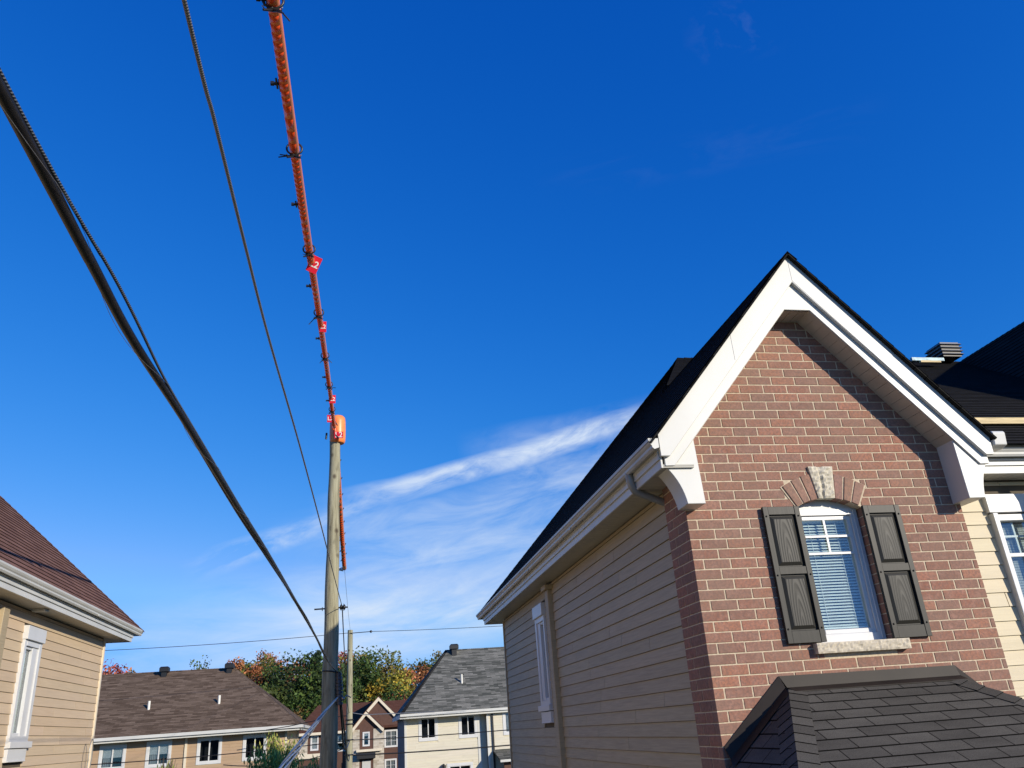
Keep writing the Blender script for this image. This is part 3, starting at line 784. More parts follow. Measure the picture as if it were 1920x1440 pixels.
lb = MB(); fl_ = (Vector((0, 6.52, 0)), X, Z, -Yv)
lb.prism(fl_, [(2.678, 2.20), (2.677, 2.035), (2.765, 2.036), (4.18, 3.655), (4.18, 4.02), (4.12, 4.0)], 0, .03)
lb.prism(fl_, [(4.18, 4.02), (4.18, 3.655), (4.46, 3.655), (4.46, 4.02), (APX, 4.15)], 0, .03)
lb.prism(fl_, [(4.46, 4.02), (4.46, 3.655), (5.885, 2.018), (5.985, 2.020), (5.985, 2.20), (4.52, 4.0)], 0, .03)
lb.build('lower_rake_board', 'white_aluminium', hs, .004)
def arcpts(x0, z0, x1, z1, bulge, n=8):
    out = []
    for i in range(n+1):
        t = i/n; b = 4*t*(1-t)*bulge; dx, dz = x1-x0, z1-z0; L = math.hypot(dx, dz)
        out.append((x0+dx*t-dz/L*b, z0+dz*t+dx/L*b))
    return out
bk = MB(); fb = (Vector((0, 6.53, 0)), X, Z, -Yv)
pl = [(3.020, 1.695), (3.0, 2.33)]+[(2.70, 2.06)]+arcpts(2.70, 2.03, 2.850, 1.695, .028)
fbb = (Vector((0, YF+.02, 0)), X, Z, -Yv)
bk.prism(fbb, pl, 0, .24)
bk.build('eave_bracket', 'white_aluminium', hs, .004)
bk = MB(); pr = [(5.668, 2.28), (5.672, 1.688)]+arcpts(5.845, 1.690, 5.965, 2.03, .022)+[(5.965, 2.12), (5.80, 2.16)]
bk.prism((Vector((0, 6.75, 0)), X, Z, -Yv), pr, 0, .24); bk.prism((Vector((0, 7.1, 0)), X, Z, -Yv), [(5.76, 2.1), (5.76, 1.69)]+arcpts(5.845, 1.690, 5.965, 2.03, .022), 0, .352)
bk.build('eave_bracket', 'white_aluminium', hs, .004)
# soffit strips under the rakes
sf = MB()
def rake_soffit(xa, za, xb, zb):
    d = Vector((xb-xa, 0, zb-za)); L = d.length; d.normalize(); n = Vector((-d.z, 0, d.x))
    if n.z < 0: n = -n
    k = 0
    while k*.104 < L-.01:
        s0, s1 = k*.104+.003, min((k+1)*.104, L); a = Vector((xa, 0, za))+d*s0; b = Vector((xa, 0, za))+d*s1
        sf.hexa([Vector((a.x, 6.50, a.z)), Vector((b.x, 6.50, b.z)), Vector((b.x, YF+.004, b.z)), Vector((a.x, YF+.004, a.z)),
                 Vector((a.x, 6.50, a.z))+n*.01, Vector((b.x, 6.50, b.z))+n*.01, Vector((b.x, YF+.004, b.z))+n*.01, Vector((a.x, YF+.004, a.z))+n*.01]); k += 1
    a = Vector((xa, 0, za))+n*.012; b = Vector((xb, 0, zb))+n*.012
    sf.hexa([Vector((a.x, 6.50, a.z)), Vector((b.x, 6.50, b.z)), Vector((b.x, YF+.004, b.z)), Vector((a.x, YF+.004, a.z)),
             Vector((a.x, 6.50, a.z))+n*.01, Vector((b.x, 6.50, b.z))+n*.01, Vector((b.x, YF+.004, b.z))+n*.01, Vector((a.x, YF+.004, a.z))+n*.01])
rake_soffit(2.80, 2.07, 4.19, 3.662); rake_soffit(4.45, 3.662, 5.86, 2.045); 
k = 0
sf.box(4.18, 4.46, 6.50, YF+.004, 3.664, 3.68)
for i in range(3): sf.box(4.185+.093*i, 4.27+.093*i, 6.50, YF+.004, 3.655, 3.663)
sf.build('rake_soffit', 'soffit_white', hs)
# roof planes
zl = lambda x: 4.278-SL*abs(x-4.31)
P0 = (6.36, 13.95, 6.66); N0 = (4.31, 10.0, 4.278)
rf = MB(); yF = 6.405
leftp = [(2.53, yF, zl(2.53)), (2.53, 17.93, zl(2.53)), P0, N0, (4.31, yF, 4.278)]
rightp = [(6.075, yF, zl(6.075)), (4.31, yF, 4.278), N0, (6.075, 6.70, zl(6.075))]
backp = [(2.53, 17.93, 2.253), (16, 17.93, 2.253), (16, 13.95, 6.66), P0]
for p in (leftp, rightp, backp): deck(rf, p, .014)
shingles(rf, [(x, y, z+.001) for x, y, z in leftp], (0, 1, 0)); shingles(rf, [(x, y, z+.001) for x, y, z in rightp], (0, 1, 0), .143, .006); shingles(rf, [(x, y, z+.001) for x, y, z in backp], (1, 0, 0))
caps(rf, (4.31, yF, 4.278), (4.31, 9.95, 4.278), .13, .15, 1.0, .012)
roof = rf.build('roof', 'shingle_dark', hs)
fp = MB()
zf = lambda y: 2.874+.587*(y-7.5)
upper = [(5.55, 7.5, 2.874), (16, 7.5, 2.874), (16, 13.95, 6.66), P0, N0]
shingles(fp, upper, (1, 0, 0), usx=.1)
zlw = lambda y: 2.27+.60*(y-6.66)
lower = [(6.04, 6.66, 2.27), (16, 6.66, 2.27), (16, 7.62, zlw(7.62)), (5.5, 7.62, zlw(7.62))]
shingles(fp, lower, (1, 0, 0), usx=.2); caps(fp, (6.5, 13.95, 6.66), (15, 13.95, 6.66), .14, .15, .8, .012)
caps(fp, N0, P0, .13, .15, .6, .012, (pn(leftp), pn(upper)))
fp.build('front_roof_slope', 'shingle_dark', roof)
wd = MB(); wd.box(5.45, 16, 7.465, 7.50, 2.795, 2.868); wd.build('roof_edge_board', 'raw_wood', roof)
wd = MB(); wd.box(5.40, 16, 7.52, 7.56, 2.60, 2.85); wd.build('riser_board', 'dark_wood', roof)
# tall cross gable of the same row, its slope turned from the sun
cg = MB(); XR, ZR = 12.93, 6.67
q = [(12.93-(6.67-2.3)/1.15, 5.6, 2.3), (12.93-(6.67-2.3)/1.15, 13.6, 2.3), (12.93, 16.5, 6.67), (12.93, 5.6, 6.67)]
deck(cg, q, .05); shingles(cg, [(x, y, z+.001) for x, y, z in q], (0, 1, 0))
q2 = [(17.0, 5.6, 1.99), (12.93, 5.6, 6.67), (12.93, 16.5, 6.67), (17.0, 16.5, 1.99)]
deck(cg, q2, .05); caps(cg, (12.93, 5.6, 6.67), (12.93, 13.9, 6.67), .14, .15, 1, .012)
cg.build('cross_gable_roof', 'shingle_dark', roof)
cgw = MB(); cgw.prism((Vector((0, 6.1, 0)), X, Z, -Yv), [(9.4, -4), (16.5, -4), (16.5, 2.2), (12.93, 6.4), (9.4, 2.3)], 0, .1)
cgw.build('cross_gable_wall', 'pale_wall', roof)
# louvred vent on the ridge
def louvre_vent(x, y, z, s, parent, n=4):
    m = MB(); m.box(x-s*.42, x+s*.42, y-s*.42, y+s*.42, z, z+s*.62); v = m.build('roof_vent', 'black_metal', parent)
    l = MB()
    for i in range(n):
        zz_ = z+s*.08+i*s*.145; l.hexa([(x-s*.5, y-s*.5, zz_), (x+s*.5, y-s*.5, zz_), (x+s*.5, y+s*.5, zz_), (x-s*.5, y+s*.5, zz_), (x-s*.46, y-s*.46, zz_+s*.05), (x+s*.46, y-s*.46, zz_+s*.05), (x+s*.46, y+s*.46, zz_+s*.05), (x-s*.46, y+s*.46, zz_+s*.05)])
    l.build('louvre', 'vent_metal', v)
louvre_vent(12.22, 13.55, 6.50, .52, hs)
# right-hand wall, eave and window
frr = (Vector((0, 7.10, 0)), X, Z, -Yv)
WX0, WX1 = 6.335, 7.75
core = MB(); core.box(5.70, WX0+.05, 7.11, 7.3, -4, 2.02); core.box(WX0+.05, WX1-.05, 7.11, 7.3, -4, -.2); core.box(WX0+.05, WX1-.05, 7.11, 7.3, 1.7, 2.02); core.box(WX1-.05, 16, 7.11, 7.3, -4, 2.02)
core.build('front_wall_core', 'seam_dark', hs)
lap_siding(frr, 5.70, 9.4, -.07-.135*29, 2.0, 'siding_sun_tone', hs, .135, [(WX0, WX1, -.2, 1.86)], 'front_siding', random.Random(2), (1.8, 3.6), tone=.04, prot=.016, seam=.007)
er = MB(); er.box(5.9, 16, 6.84, 6.86, 2.02, 2.13); er.box(5.99, 16, 6.822, 6.84, 2.10, 2.19); er.box(5.98, 16, 6.80, 6.822, 2.150, 2.166)
er.build('front_fascia', 'white_aluminium', hs, .003)
es = MB(); xx = 5.9
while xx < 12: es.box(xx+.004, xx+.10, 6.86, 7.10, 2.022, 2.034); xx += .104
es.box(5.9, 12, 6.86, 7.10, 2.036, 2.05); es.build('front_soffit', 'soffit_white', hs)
prof = [(6.80, 2.30), (6.80, 2.185), (6.745, 2.17), (6.73, 2.19), (6.728, 2.21), (6.712, 2.228), (6.698, 2.25), (6.696, 2.275), (6.708, 2.277), (6.71, 2.262), (6.74, 2.212), (6.748, 2.186), (6.79, 2.196), (6.79, 2.30)]
gr = MB()
for i in range(len(prof)-1):
    a, b = prof[i], prof[i+1]; gr.face([(6.06, a[0], a[1]), (6.06, b[0], b[1]), (16, b[0], b[1]), (16, a[0], a[1])])
fg = gr.build('front_gutter', 'white_aluminium', hs)
gb = MB(); gb.prism((Vector((6.055, 0, 0)), Yv, Z, -X), [(6.415, 2.305), (6.43, 2.19), (6.49, 2.17), (6.60, 2.17), (6.60, 2.33), (6.43, 2.33)], -.14, 0)
gb.build('gutter_end_box', 'white_aluminium', fg, .006)
w2 = MB()
w2.fbox(frr, WX0, WX0+.055, -.2, 1.66, -.05, .075); w2.fbox(frr, WX0-.02, WX1+.02, 1.67, 1.86, 0, .06)
w2.fbox(frr, WX0+.055, WX1, 1.585, 1.65, -.05, .05); w2.fbox(frr, WX0+.055, WX0+.085, -.2, 1.585, -.05, .03); w2.fbox(frr, WX0+.055, WX1, -.2, -.1, -.05, .05)
w2.fbox(frr, WX0+.085, WX1, 1.225, 1.262, -.04, .0); w2.fbox(frr, WX0+.7, WX0+.76, -.1, 1.585, -.05, .03)
rw = w2.build('side_bay_window', 'white_vinyl', hs, .003)
g2 = MB(); g2.fbox(frr, WX0+.085, WX1, 1.425, 1.445, -.03, -.02); g2.fbox(frr, WX0+.26, WX0+.28, 1.262, 1.585, -.029, -.021); g2.build('muntin', 'white_vinyl', rw)
g2 = MB(); g2.fbox(frr, WX0+.08, WX1, -.1, 1.59, -.02, -.014); g2.build('pane', 'glass', rw)
g2 = MB(); zz = 1.57
while zz > .3: g2.fbox(frr, WX0+.10, WX1, zz-.022, zz, -.09, -.075); zz -= .026
g2.build('venetian_blind', 'curtain', rw)
g2 = MB(); g2.fbox(frr, WX0, WX1, -.2, 1.66, -.2, -.19); g2.build('room_lining', 'room_dark', rw)
dp = MB(); dp.tube([(6.88, 6.76, 2.19), (6.88, 6.77, 2.06), (6.88, 6.84, 1.96), (6.88, 6.88, 1.85), (6.88, 6.88, -3.9)], .045, 10); dp.build('downspout', 'white_aluminium', hs)
# elbow at the left gutter
el = MB(); el.tube([(2.585, 7.215, 2.20), (2.587, 7.215, 2.13), (2.595, 7.22, 2.075), (2.625, 7.235, 2.025), (2.68, 7.245, 1.995), (2.76, 7.25, 1.965), (2.93, 7.26, 1.90)], .037, 12)
el.build('downspout_elbow', 'vent_metal', hs)
# porch roof
pc = MB(); T0, T1 = (3.56, 6.70, .12), (5.17, 6.70, .12); S_ = .5
def hipp(p, t, sg): return (p[0]+sg*t, p[1]-t*.886/S_, p[2]-.886*t)
tL = 1.0; A_, B_ = hipp(T0, tL, -1), hipp(T1, tL, 1)
front = [A_, B_, T1, T0]; lft = [(2.55, 6.72, .12-.886*1.0), A_, T0, (3.56, 6.72, .12)]; rgt = [B_, (6.18, 6.72, .12-.886), (5.17, 6.72, .12), T1]
for p in (front, lft, rgt): deck(pc, p, .03)
shingles(pc, front, (1, 0, 0), .143, .0055); shingles(pc, lft, (0, 1, 0), .143, .0055); shingles(pc, rgt, (0, 1, 0), .143, .008)
porch = pc.build('porch_roof', 'shingle_black', hs)
hc = MB(); caps(hc, A_, (T0[0]-.005, T0[1]-.01, T0[2]-.005), .15, .142, .42, .010, (pn(lft), pn(front))); hc.build('hip_cap', 'shingle_black', porch)
hc = MB(); caps(hc, B_, (T1[0], T1[1]-.01, T1[2]-.005), .15, .142, .42, .010, (pn(front), pn(rgt))); hc.build('hip_cap', 'shingle_black', porch)
fs = MB(); t = .006
def sheet(pts, n):
    n = Vector(n)*t; pts = [Vector(p) for p in pts]; fs.face(pts); q = [p+n for p in pts]; fs.face(q[::-1])
    for i in range(len(pts)): j = (i+1) % len(pts); fs.face([pts[i], pts[j], q[j], q[i]])
sheet([(3.514, 6.735, .235), (5.21, 6.735, .231), (5.225, 6.715, .145), (3.56, 6.715, .140)], (0, 1, 0))
sheet([(3.56, 6.715, .140), (5.225, 6.715, .145), (5.24, 6.645, .112), (3.60, 6.645, .107)], (0, 0, -1))
sheet([(3.514, 6.735, .235), (3.535, 6.70, .14), (2.95, 6.70, -.365), (2.925, 6.735, -.275)], (0, 1, 0))
sheet([(3.535, 6.70, .14), (3.50, 6.60, .09), (2.92, 6.60, -.42), (2.95, 6.70, -.365)], (-.5, 0, -.6))
sheet([(5.21, 6.735, .231), (5.50, 6.735, -.02), (5.90, 6.735, -.375), (5.90, 6.715, -.50), (5.225, 6.715, .145)], (0, 1, 0))
fs.build('flashing', 'flashing_brown', porch)
pw = MB(); pw.box(2.75, 5.95, 5.25, 5.31, -1.05, -.85); pw.box(2.8, 2.95, 5.2, 5.35, -4, -1.0); pw.box(5.7, 5.85, 5.2, 5.35, -4, -1.0); pw.box(2.60, 6.1, 5.05, 6.74, -.98, -.95)
pw.build('porch_frame', 'white_aluminium', porch)
tp = MB(); random.seed(3); rr = random.Random(12); G = {}
for i in range(13):
    for j in range(4): G[i, j] = Vector((10.72+i*.062, 13.0-.09*j+0, 6.14-.045*j*.6+rr.uniform(-.02, .025)+.06))
for i in range(12):
    for j in range(3): tp.face([G[i, j+1], G[i+1, j+1], G[i+1, j], G[i, j]])
tarp_root = empty('tarpaulin', (11.1, 12.9, 6.1), 'folded pale blue tarpaulin lying on the black roof beside the louvred vent', 'tarpaulin')
tp.box(10.72, 11.44, 12.72, 12.78, 6.10, 6.165)
tp.build('sheet', 'tarp', tarp_root)
pk = MB(); pk.box(10.85, 11.3, 12.66, 12.71, 6.035, 6.075); pk.build('batten', 'raw_wood', tarp_root)

# ------------------------------------------------------------------ the facing house on the left
hl = empty('tan_house', (-4.67, 12, -4.0), 'tan clapboard house with brown shingle roof and tall narrow window at left edge', 'house')
frl, mxl, _B = twin_house(True, hl, 'siding_tan', 'shingle_brown')
zr = lambda x: 2.253+SL*(x-2.53)
rf = MB()
lp = [(mxl(2.53), 1.0, zr(2.53)), (mxl(2.53), 17.93, zr(2.53)), (mxl(6.36), 13.95, 6.16), (mxl(6.36), 1.0, 6.16)]
bp = [(mxl(2.53), 17.93, 2.253), (mxl(14), 17.93, 2.253), (mxl(14), 13.95, 6.16), (mxl(6.36), 13.95, 6.16)]
deck(rf, lp, .03); deck(rf, bp, .03)
shingles(rf, [(x, y, z+.001) for x, y, z in lp], (0, 1, 0), .143, .012); shingles(rf, [(x, y, z+.001) for x, y, z in bp], (1, 0, 0))
rl = rf.build('roof', 'shingle_brown', hl)
hc = MB(); caps(hc, (mxl(2.53), 17.93, 2.262), (mxl(6.36), 13.95, 6.17), .10, .15, .6, .010); hc.build('hip_cap', 'shingle_brown', rl)
sp = MB(); sp.box(mxl(XS)+.02, mxl(XS)+.20, 12.95, 13.12, 1.985, 2.022); sp.build('soffit_vent', 'soffit_white', hl, .004)
hk = MB(); pts = []
for i in range(13): a = math.pi*i/12; pts.append((-4.55, 16.35+.10*math.cos(a), -.02+.30*math.sin(a)))
pts += [(-4.55, 16.24, -.3), (-4.6, 16.2, -.5)]
hk.tube([(-4.6, 16.46, -.55)]+pts, .008, 6); hk.build('service_hook', 'steel_galv', hl)
fw = MB(); fw.box(mxl(14), mxl(XS+.3), 1.9, 2.1, -4, 2.02); fw.build('end_wall', 'pale_wall', hl)

# ------------------------------------------------------------------ far houses
def vent_box(x, y, z, s, parent):
    m = MB(); m.box(x-s*.28, x+s*.28, y-s*.28, y+s*.28, z-.3, z+s*.35); v = m.build('roof_vent', 'black_metal', parent)
    c = MB(); c.box(x-s*.5, x+s*.5, y-s*.5, y+s*.5, z+s*.35, z+s*.75); c.hexa([(x-s*.5, y-s*.5, z+s*.75), (x+s*.5, y-s*.5, z+s*.75), (x+s*.5, y+s*.5, z+s*.75), (x-s*.5, y+s*.5, z+s*.75), (x-s*.38, y-s*.38, z+s*.9), (x+s*.38, y-s*.38, z+s*.9), (x+s*.38, y+s*.38, z+s*.9), (x-s*.38, y+s*.38, z+s*.9)])
    c.build('vent_hood', 'black_metal', v)
def pipe(x, y, z, parent, h=.5):
    m = MB(); m.cyl((x, y, z-.3), (x, y, z+h), .07, 10); m.build('vent_pipe', 'pipe_white', parent)
def wpx(hs_, pts, Y, **k):    # window from pixel corners on the facade plane
    a = at(pts[0], pts[1], Y); b = at(pts[2], pts[3], Y)
    fr = (Vector((0, Y, 0)), X, Z, -Yv)
    return (a.x, b.x, b.z, a.z)

# house 2: long taupe-roofed house
Y2 = 48.0
h2 = empty('taupe_roof_house', (-8, Y2, -5.4), 'long tan two-storey house with taupe hip roof and white slider windows', 'house')
fr = (Vector((0, Y2, 0)), X, Z, -Yv)
xr = at(536, 1400, Y2).x; EZ = .76
wins = [wpx(h2, (188, 1398, 233, 1443), Y2), wpx(h2, (276, 1390.5, 319, 1437), Y2), wpx(h2, (371, 1383, 414, 1431), Y2), wpx(h2, (456.5, 1378, 499, 1424), Y2)]
wins = [(a, b, c, d-.02) for a, b, c, d in wins]
wins2 = [(a-3.1*1, b-3.1, c, d) for a, b, c, d in wins[:1]] + [(a-6.2, b-6.2, c, d) for a, b, c, d in wins[:1]]
wins = wins+wins2
lap_siding(fr, -24, xr, -5.6, .70, 'siding_ochre', h2, .15, [w_ for w_ in wins], 'siding', random.Random(6), (2, 3.6), tone=.03)
core = MB(); u = -24
ws = sorted(wins)
for w_ in ws: core.box(u, w_[0]+.02, Y2+.01, Y2+.2, -5.6, .72); core.box(w_[0]+.02, w_[1]-.02, Y2+.01, Y2+.2, -5.6, w_[2]+.02); core.box(w_[0]+.02, w_[1]-.02, Y2+.01, Y2+.2, w_[3]-.02, .72); u = w_[1]-.02
core.box(u, xr, Y2+.01, Y2+.2, -5.6, .72); core.box(xr-.2, xr, Y2+.2, Y2+10, -5.6, .72); core.box(-24, xr, Y2+9.8, Y2+10, -5.6, .72)
core.build('wall_core', 'pale_wall', h2)
frs = (Vector((xr+.001, Y2, 0)), Yv, Z, X); lap_siding(frs, 0, 10, -5.6, .70, 'siding_tan', h2, .15, [], 'end_siding', random.Random(8), (2, 3.6), tone=.03)
tr = MB(); tr.box(xr-.05, xr+.03, Y2-.03, Y2+.1, -5.6, .7); tr.build('corner_trim', 'cream_trim', h2)
dx = at(349, 1400, Y2).x; d_ = MB(); d_.box(dx-.06, dx+.06, Y2-.08, Y2, -5.6, .72); d_.build('downspout', 'cream_trim', h2)
bl_ = [.45, .45, 0, 0, 0, 0]
for i, w_ in enumerate(wins): window(fr, *w_, h2, trim=.13, blind=bl_[i] or None, curtain=('half' if i in (0, 1) else False))
e0, e1, eb = Y2-.75, xr+.75, Y2+10.7
rz = at(437, 1252, Y2+4.975).z; rx = at(440, 1252, Y2+4.975).x
rf = MB()
F = [(-24.7, e0, EZ+.08), (e1, e0, EZ+.08), (rx, (e0+eb)/2, rz), (-20, (e0+eb)/2, rz)]
Rr = [(e1, e0, EZ+.08), (e1, eb, EZ+.08), (rx, (e0+eb)/2, rz)]; Bk = [(e1, eb, EZ+.08), (-24.7, eb, EZ+.08), (-20, (e0+eb)/2, rz), (rx, (e0+eb)/2, rz)]; Lf = [(-24.7, eb, EZ+.08), (-24.7, e0, EZ+.08), (-20, (e0+eb)/2, rz)]
for p, d in ((F, (1, 0, 0)), (Rr, (0, 1, 0)), (Bk, (1, 0, 0)), (Lf, (0, 1, 0))): shingles(rf, p, d, .145, .012); deck(rf, [(x, y, z-.005) for x, y, z in p], .1)
ro2 = rf.build('roof', 'shingle_taupe', h2)
for p_, q_, pl_ in ((F[1], F[2], (pn(F), pn(Rr))), (Rr[1], F[2], (pn(Rr), pn(Bk))), (F[3], F[2], None)):
    hc = MB(); caps(hc, p_, q_, .15, .16, .5, .012, pl_); hc.build('ridge_cap' if pl_ is None else 'hip_cap', 'shingle_taupe', ro2)
gt = MB(); gt.box(-24.8, e1+.1, e0-.12, e0, EZ-.09, EZ+.06); gt.box(e1, e1+.12, e0, eb, EZ-.09, EZ+.06); gt.build('gutter', 'white_aluminium', h2)
ff = MB(); ff.box(-24.7, e1+.02, e0, e0+.03, EZ-.20, EZ+.05); ff.box(e1-.02, e1+.02, e0, eb, EZ-.20, EZ+.05); ff.build('fascia', 'white_aluminium', h2)
s_ = MB(); s_.box(-24.7, e1, e0+.03, Y2+.1, EZ-.12, EZ-.09); s_.box(xr-.1, e1, e0, eb, EZ-.12, EZ-.09); s_.build('soffit', 'soffit_white', h2)
ym = (e0+eb)/2
for px in (307, 429): q = at(px, 1256, ym-.7); vent_box(q.x, ym-.45, rz-.22, .5, h2)
sl2 = (rz-EZ-.08)/(ym-e0)
for px, py in ((278.5, 1330), (410.5, 1319)):
    d = ray(px, py); t = (EZ+.08-sl2*e0)/(d.z-sl2*d.y); q = d*t; pipe(q.x, q.y, q.z, h2, .42)

# house 3: grey-roofed cream house
Y3 = 57.0
h3 = empty('grey_roof_house', (6, Y3, -5.4), 'cream two-storey house with mottled grey hip roof behind the near wall', 'house')
xl = at(759.5, 1400, Y3).x; xs_ = at(904.5, 1400, Y3).x; YP = Y3-.5; xp = at(915, 1400, YP).x
EZ3 = at(850, 1334.5, Y3-.9).z
fr3 = (Vector((0, Y3, 0)), X, Z, -Yv); fr3p = (Vector((0, YP, 0)), X, Z, -Yv)
wa = [wpx(h3, (784.3, 1343.5, 821.5, 1388), Y3), wpx(h3, (859, 1338, 896, 1382), Y3), wpx(h3, (838, 1432, 890, 1500), Y3)]
wb = [wpx(h3, (941.5, 1332, 978, 1376), YP)]
def walled(fr, x0, x1, z0, z1, wl, Y, parent, mat, seed, core='pale_wall'):
    lap_siding(fr, x0, x1, z0, z1, mat, parent, .15, wl, 'siding', random.Random(seed), (2, 3.6), tone=.025)
    core_ = MB(); u = x0; cols = sorted(set([round(w_[0], 3) for w_ in wl]))
    xsr = sorted([x0, x1]+[w_[0]+.02 for w_ in wl]+[w_[1]-.02 for w_ in wl])
    for i in range(len(xsr)-1):
        a, b = xsr[i], xsr[i+1]
        if b-a < 1e-4: continue
        m = (a+b)/2; cuts = sorted([(w_[2]+.02, w_[3]-.02) for w_ in wl if w_[0] < m < w_[1]]); z = z0
        for c0, c1 in cuts: core_.box(a, b, Y+.01, Y+.2, z, c0); z = c1
        core_.box(a, b, Y+.01, Y+.2, z, z1)
    core_.build('wall_core', core, parent)
walled(fr3, xl, xp+.2, -5.6, EZ3-.05, wa, Y3, h3, 'siding_ivory', 3)
walled(fr3p, xp, 24, -5.6, EZ3-.05, wb, YP, h3, 'siding_ivory', 4)
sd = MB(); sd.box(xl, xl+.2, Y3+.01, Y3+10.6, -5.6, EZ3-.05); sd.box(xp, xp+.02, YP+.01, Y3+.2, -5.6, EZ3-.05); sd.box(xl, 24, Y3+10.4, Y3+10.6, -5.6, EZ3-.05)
sd.build('end_wall', 'end_wall_shade', h3)
for b_ in ((xl-.03, xl+.12, Y3-.04, Y3+.01), (xs_-.28, xs_-.06, Y3-.04, Y3+.01), (xp-.02, xp+.12, YP-.04, YP)):
    tr = MB(); tr.box(*b_, -5.6, EZ3-.1); tr.build('corner_trim', 'white_aluminium', h3)
dx = at(925.5, 1400, YP).x; d_ = MB(); d_.box(dx-.06, dx+.06, YP-.1, YP, -3, EZ3-.1); d_.build('downspout', 'black_metal', h3)
for i, w_ in enumerate(wa): window(fr3, *w_, h3, trim=.17, curtain=False, blind=(.08 if i == 1 else None))
for w_ in wb: window(fr3p, *w_, h3, trim=.17, curtain='full')
e0, el_, eb = Y3-.9, at(750, 1337, Y3-.9).x, Y3+11.2
ym = (e0+eb)/2; q = at(835, 1219, ym); rz = q.z; rx = q.x
F = [(el_, e0, EZ3+.05), (25, e0, EZ3+.05), (25, ym, rz), (rx, ym, rz)]
Lf = [(el_, eb, EZ3+.05), (el_, e0, EZ3+.05), (rx, ym, rz)]; Bk = [(25, eb, EZ3+.05), (el_, eb, EZ3+.05), (rx, ym, rz), (25, ym, rz)]
rf = MB()
for p, d in ((F, (1, 0, 0)), (Lf, (0, 1, 0)), (Bk, (1, 0, 0))): shingles(rf, p, d, .145, .012); deck(rf, [(x, y, z-.005) for x, y, z in p], .1)
s3 = (rz-EZ3)/(ym-e0)
ro3 = rf.build('roof', 'shingle_grey', h3)
hc = MB(); caps(hc, (el_, e0, EZ3+.05), (rx, ym, rz), .2, .16, .5, .012, (pn(Lf), pn(F))); hc.build('hip_cap', 'shingle_dark', ro3)  # darker shingle on this cap stands for the hip's shaded side
hc = MB(); caps(hc, (rx, ym, rz), (25, ym, rz), .2, .16, .5, .012); hc.build('ridge_cap', 'shingle_grey', ro3)
gt = MB(); gt.box(el_, 25, e0-.13, e0, EZ3-.10, EZ3+.05); gt.build('gutter', 'white_aluminium', h3)
ff = MB(); ff.box(el_, 25, e0, e0+.03, EZ3-.24, EZ3+.04); ff.box(el_-.02, el_, e0, eb, EZ3-.22, EZ3+.04); ff.build('fascia', 'white_aluminium', h3)
s_ = MB(); s_.box(el_, 25, e0+.03, Y3+.1, EZ3-.16, EZ3-.12); s_.box(el_, xl+.1, e0, eb, EZ3-.16, EZ3-.12); s_.build('soffit', 'soffit_white', h3)
q = at(852, 1215, ym-.8); vent_box(q.x, ym-.5, rz-.22, .62, h3)
d = ray(866, 1280); t = (EZ3+.05-s3*e0)/(d.z-s3*d.y); q = d*t; pipe(q.x, q.y, q.z, h3, .55)
pa, pb = at(924, 1406, YP), at(938, 1424, YP-1.6)
pr_ = MB(); poly = [(pb.x, YP-1.6, pb.z), (pb.x+5, YP-1.6, pb.z), (pb.x+5, YP, pa.z), (pa.x, YP, pa.z)]
shingles(pr_, poly, (1, 0, 0), .145, .012); deck(pr_, [(x, y, z-.004) for x, y, z in poly], .08); prr = pr_.build('porch_roof', 'shingle_grey', h3)
pf = MB(); pf.box(pb.x, pb.x+5, YP-1.68, YP-1.6, pb.z-.16, pb.z-.02); pf.build('porch_fascia', 'white_aluminium', prr)
pf = MB(); pf.box(pb.x+.3, pb.x+5, YP-1.2, YP-1.1, -5.6, pb.z-.16); pf.build('porch_wall', 'brown_panel', prr)
lm = MB(); q = at(832, 1436, Y3); lm.cyl((q.x, Y3-.25, q.z-.35), (q.x, Y3-.25, q.z+.05), .12, 8); lm.box(q.x-.03, q.x+.03, Y3-.3, Y3, q.z+.05, q.z+.12); lm.build('wall_lamp', 'black_metal', h3)

# house 4: brown gabled townhouse
Y4 = 92.0
h4 = empty('brown_townhouse', (0, Y4, -5.4), 'dark brown gabled townhouse with stone piers and cream rakes between the far houses', 'house')
def A4(px, py, Y=Y4): q = at(px, py, Y); return q.x, q.z
fr4 = (Vector((0, Y4, 0)), X, Z, -Yv)
x0, zE = A4(561, 1377); x1, _ = A4(760, 1360); zE = A4(600, 1371.5)[1]
# front walls
w4 = [A4(582.5, 1380)+A4(597, 1407), A4(629, 1377)+A4(649.5, 1408), A4(720.5, 1369)+A4(746, 1400), A4(721, 1423.5)+A4(744, 1455)]
w4 = [(a, c, d, b) for a, b, c, d in w4]
wl = MB(); xsr = sorted([x0, x1]+[w_[0]+.02 for w_ in w4]+[w_[1]-.02 for w_ in w4])
for i in range(len(xsr)-1):
    a, b = xsr[i], xsr[i+1]; m = (a+b)/2; z = -5.6
    if b-a < 1e-4: continue
    for c0, c1 in sorted([(w_[2]+.02, w_[3]-.02) for w_ in w4 if w_[0] < m < w_[1]]): wl.box(a, b, Y4, Y4+.2, z, c0); z = c1
    wl.box(a, b, Y4, Y4+.2, z, zE)
wl.box(x0, x0+.2, Y4+.2, Y4+11, -5.6, zE); wl.build('wall', 'brown_panel', h4)
for i, w_ in enumerate(w4): window(fr4, *w_, h4, trim=.13, mull=('hung' if i < 2 else 'slide'), grid=((2, 3) if i > 1 else None), blind=(.95 if i == 0 else .45 if i == 1 else None), curtain=('full' if i > 1 else False))
st = MB()
def spier(pxa, pxb, pya, pyb, n1=.06):
    a = A4(pxa, pya); b = A4(pxb, pyb); st.fbox(fr4, a[0], b[0], b[1], a[1], 0, n1)
spier(562, 576, 1379, 1421); spier(562, 598, 1421, 1424)
st.build('stone_veneer', 'stone_veneer', h4)
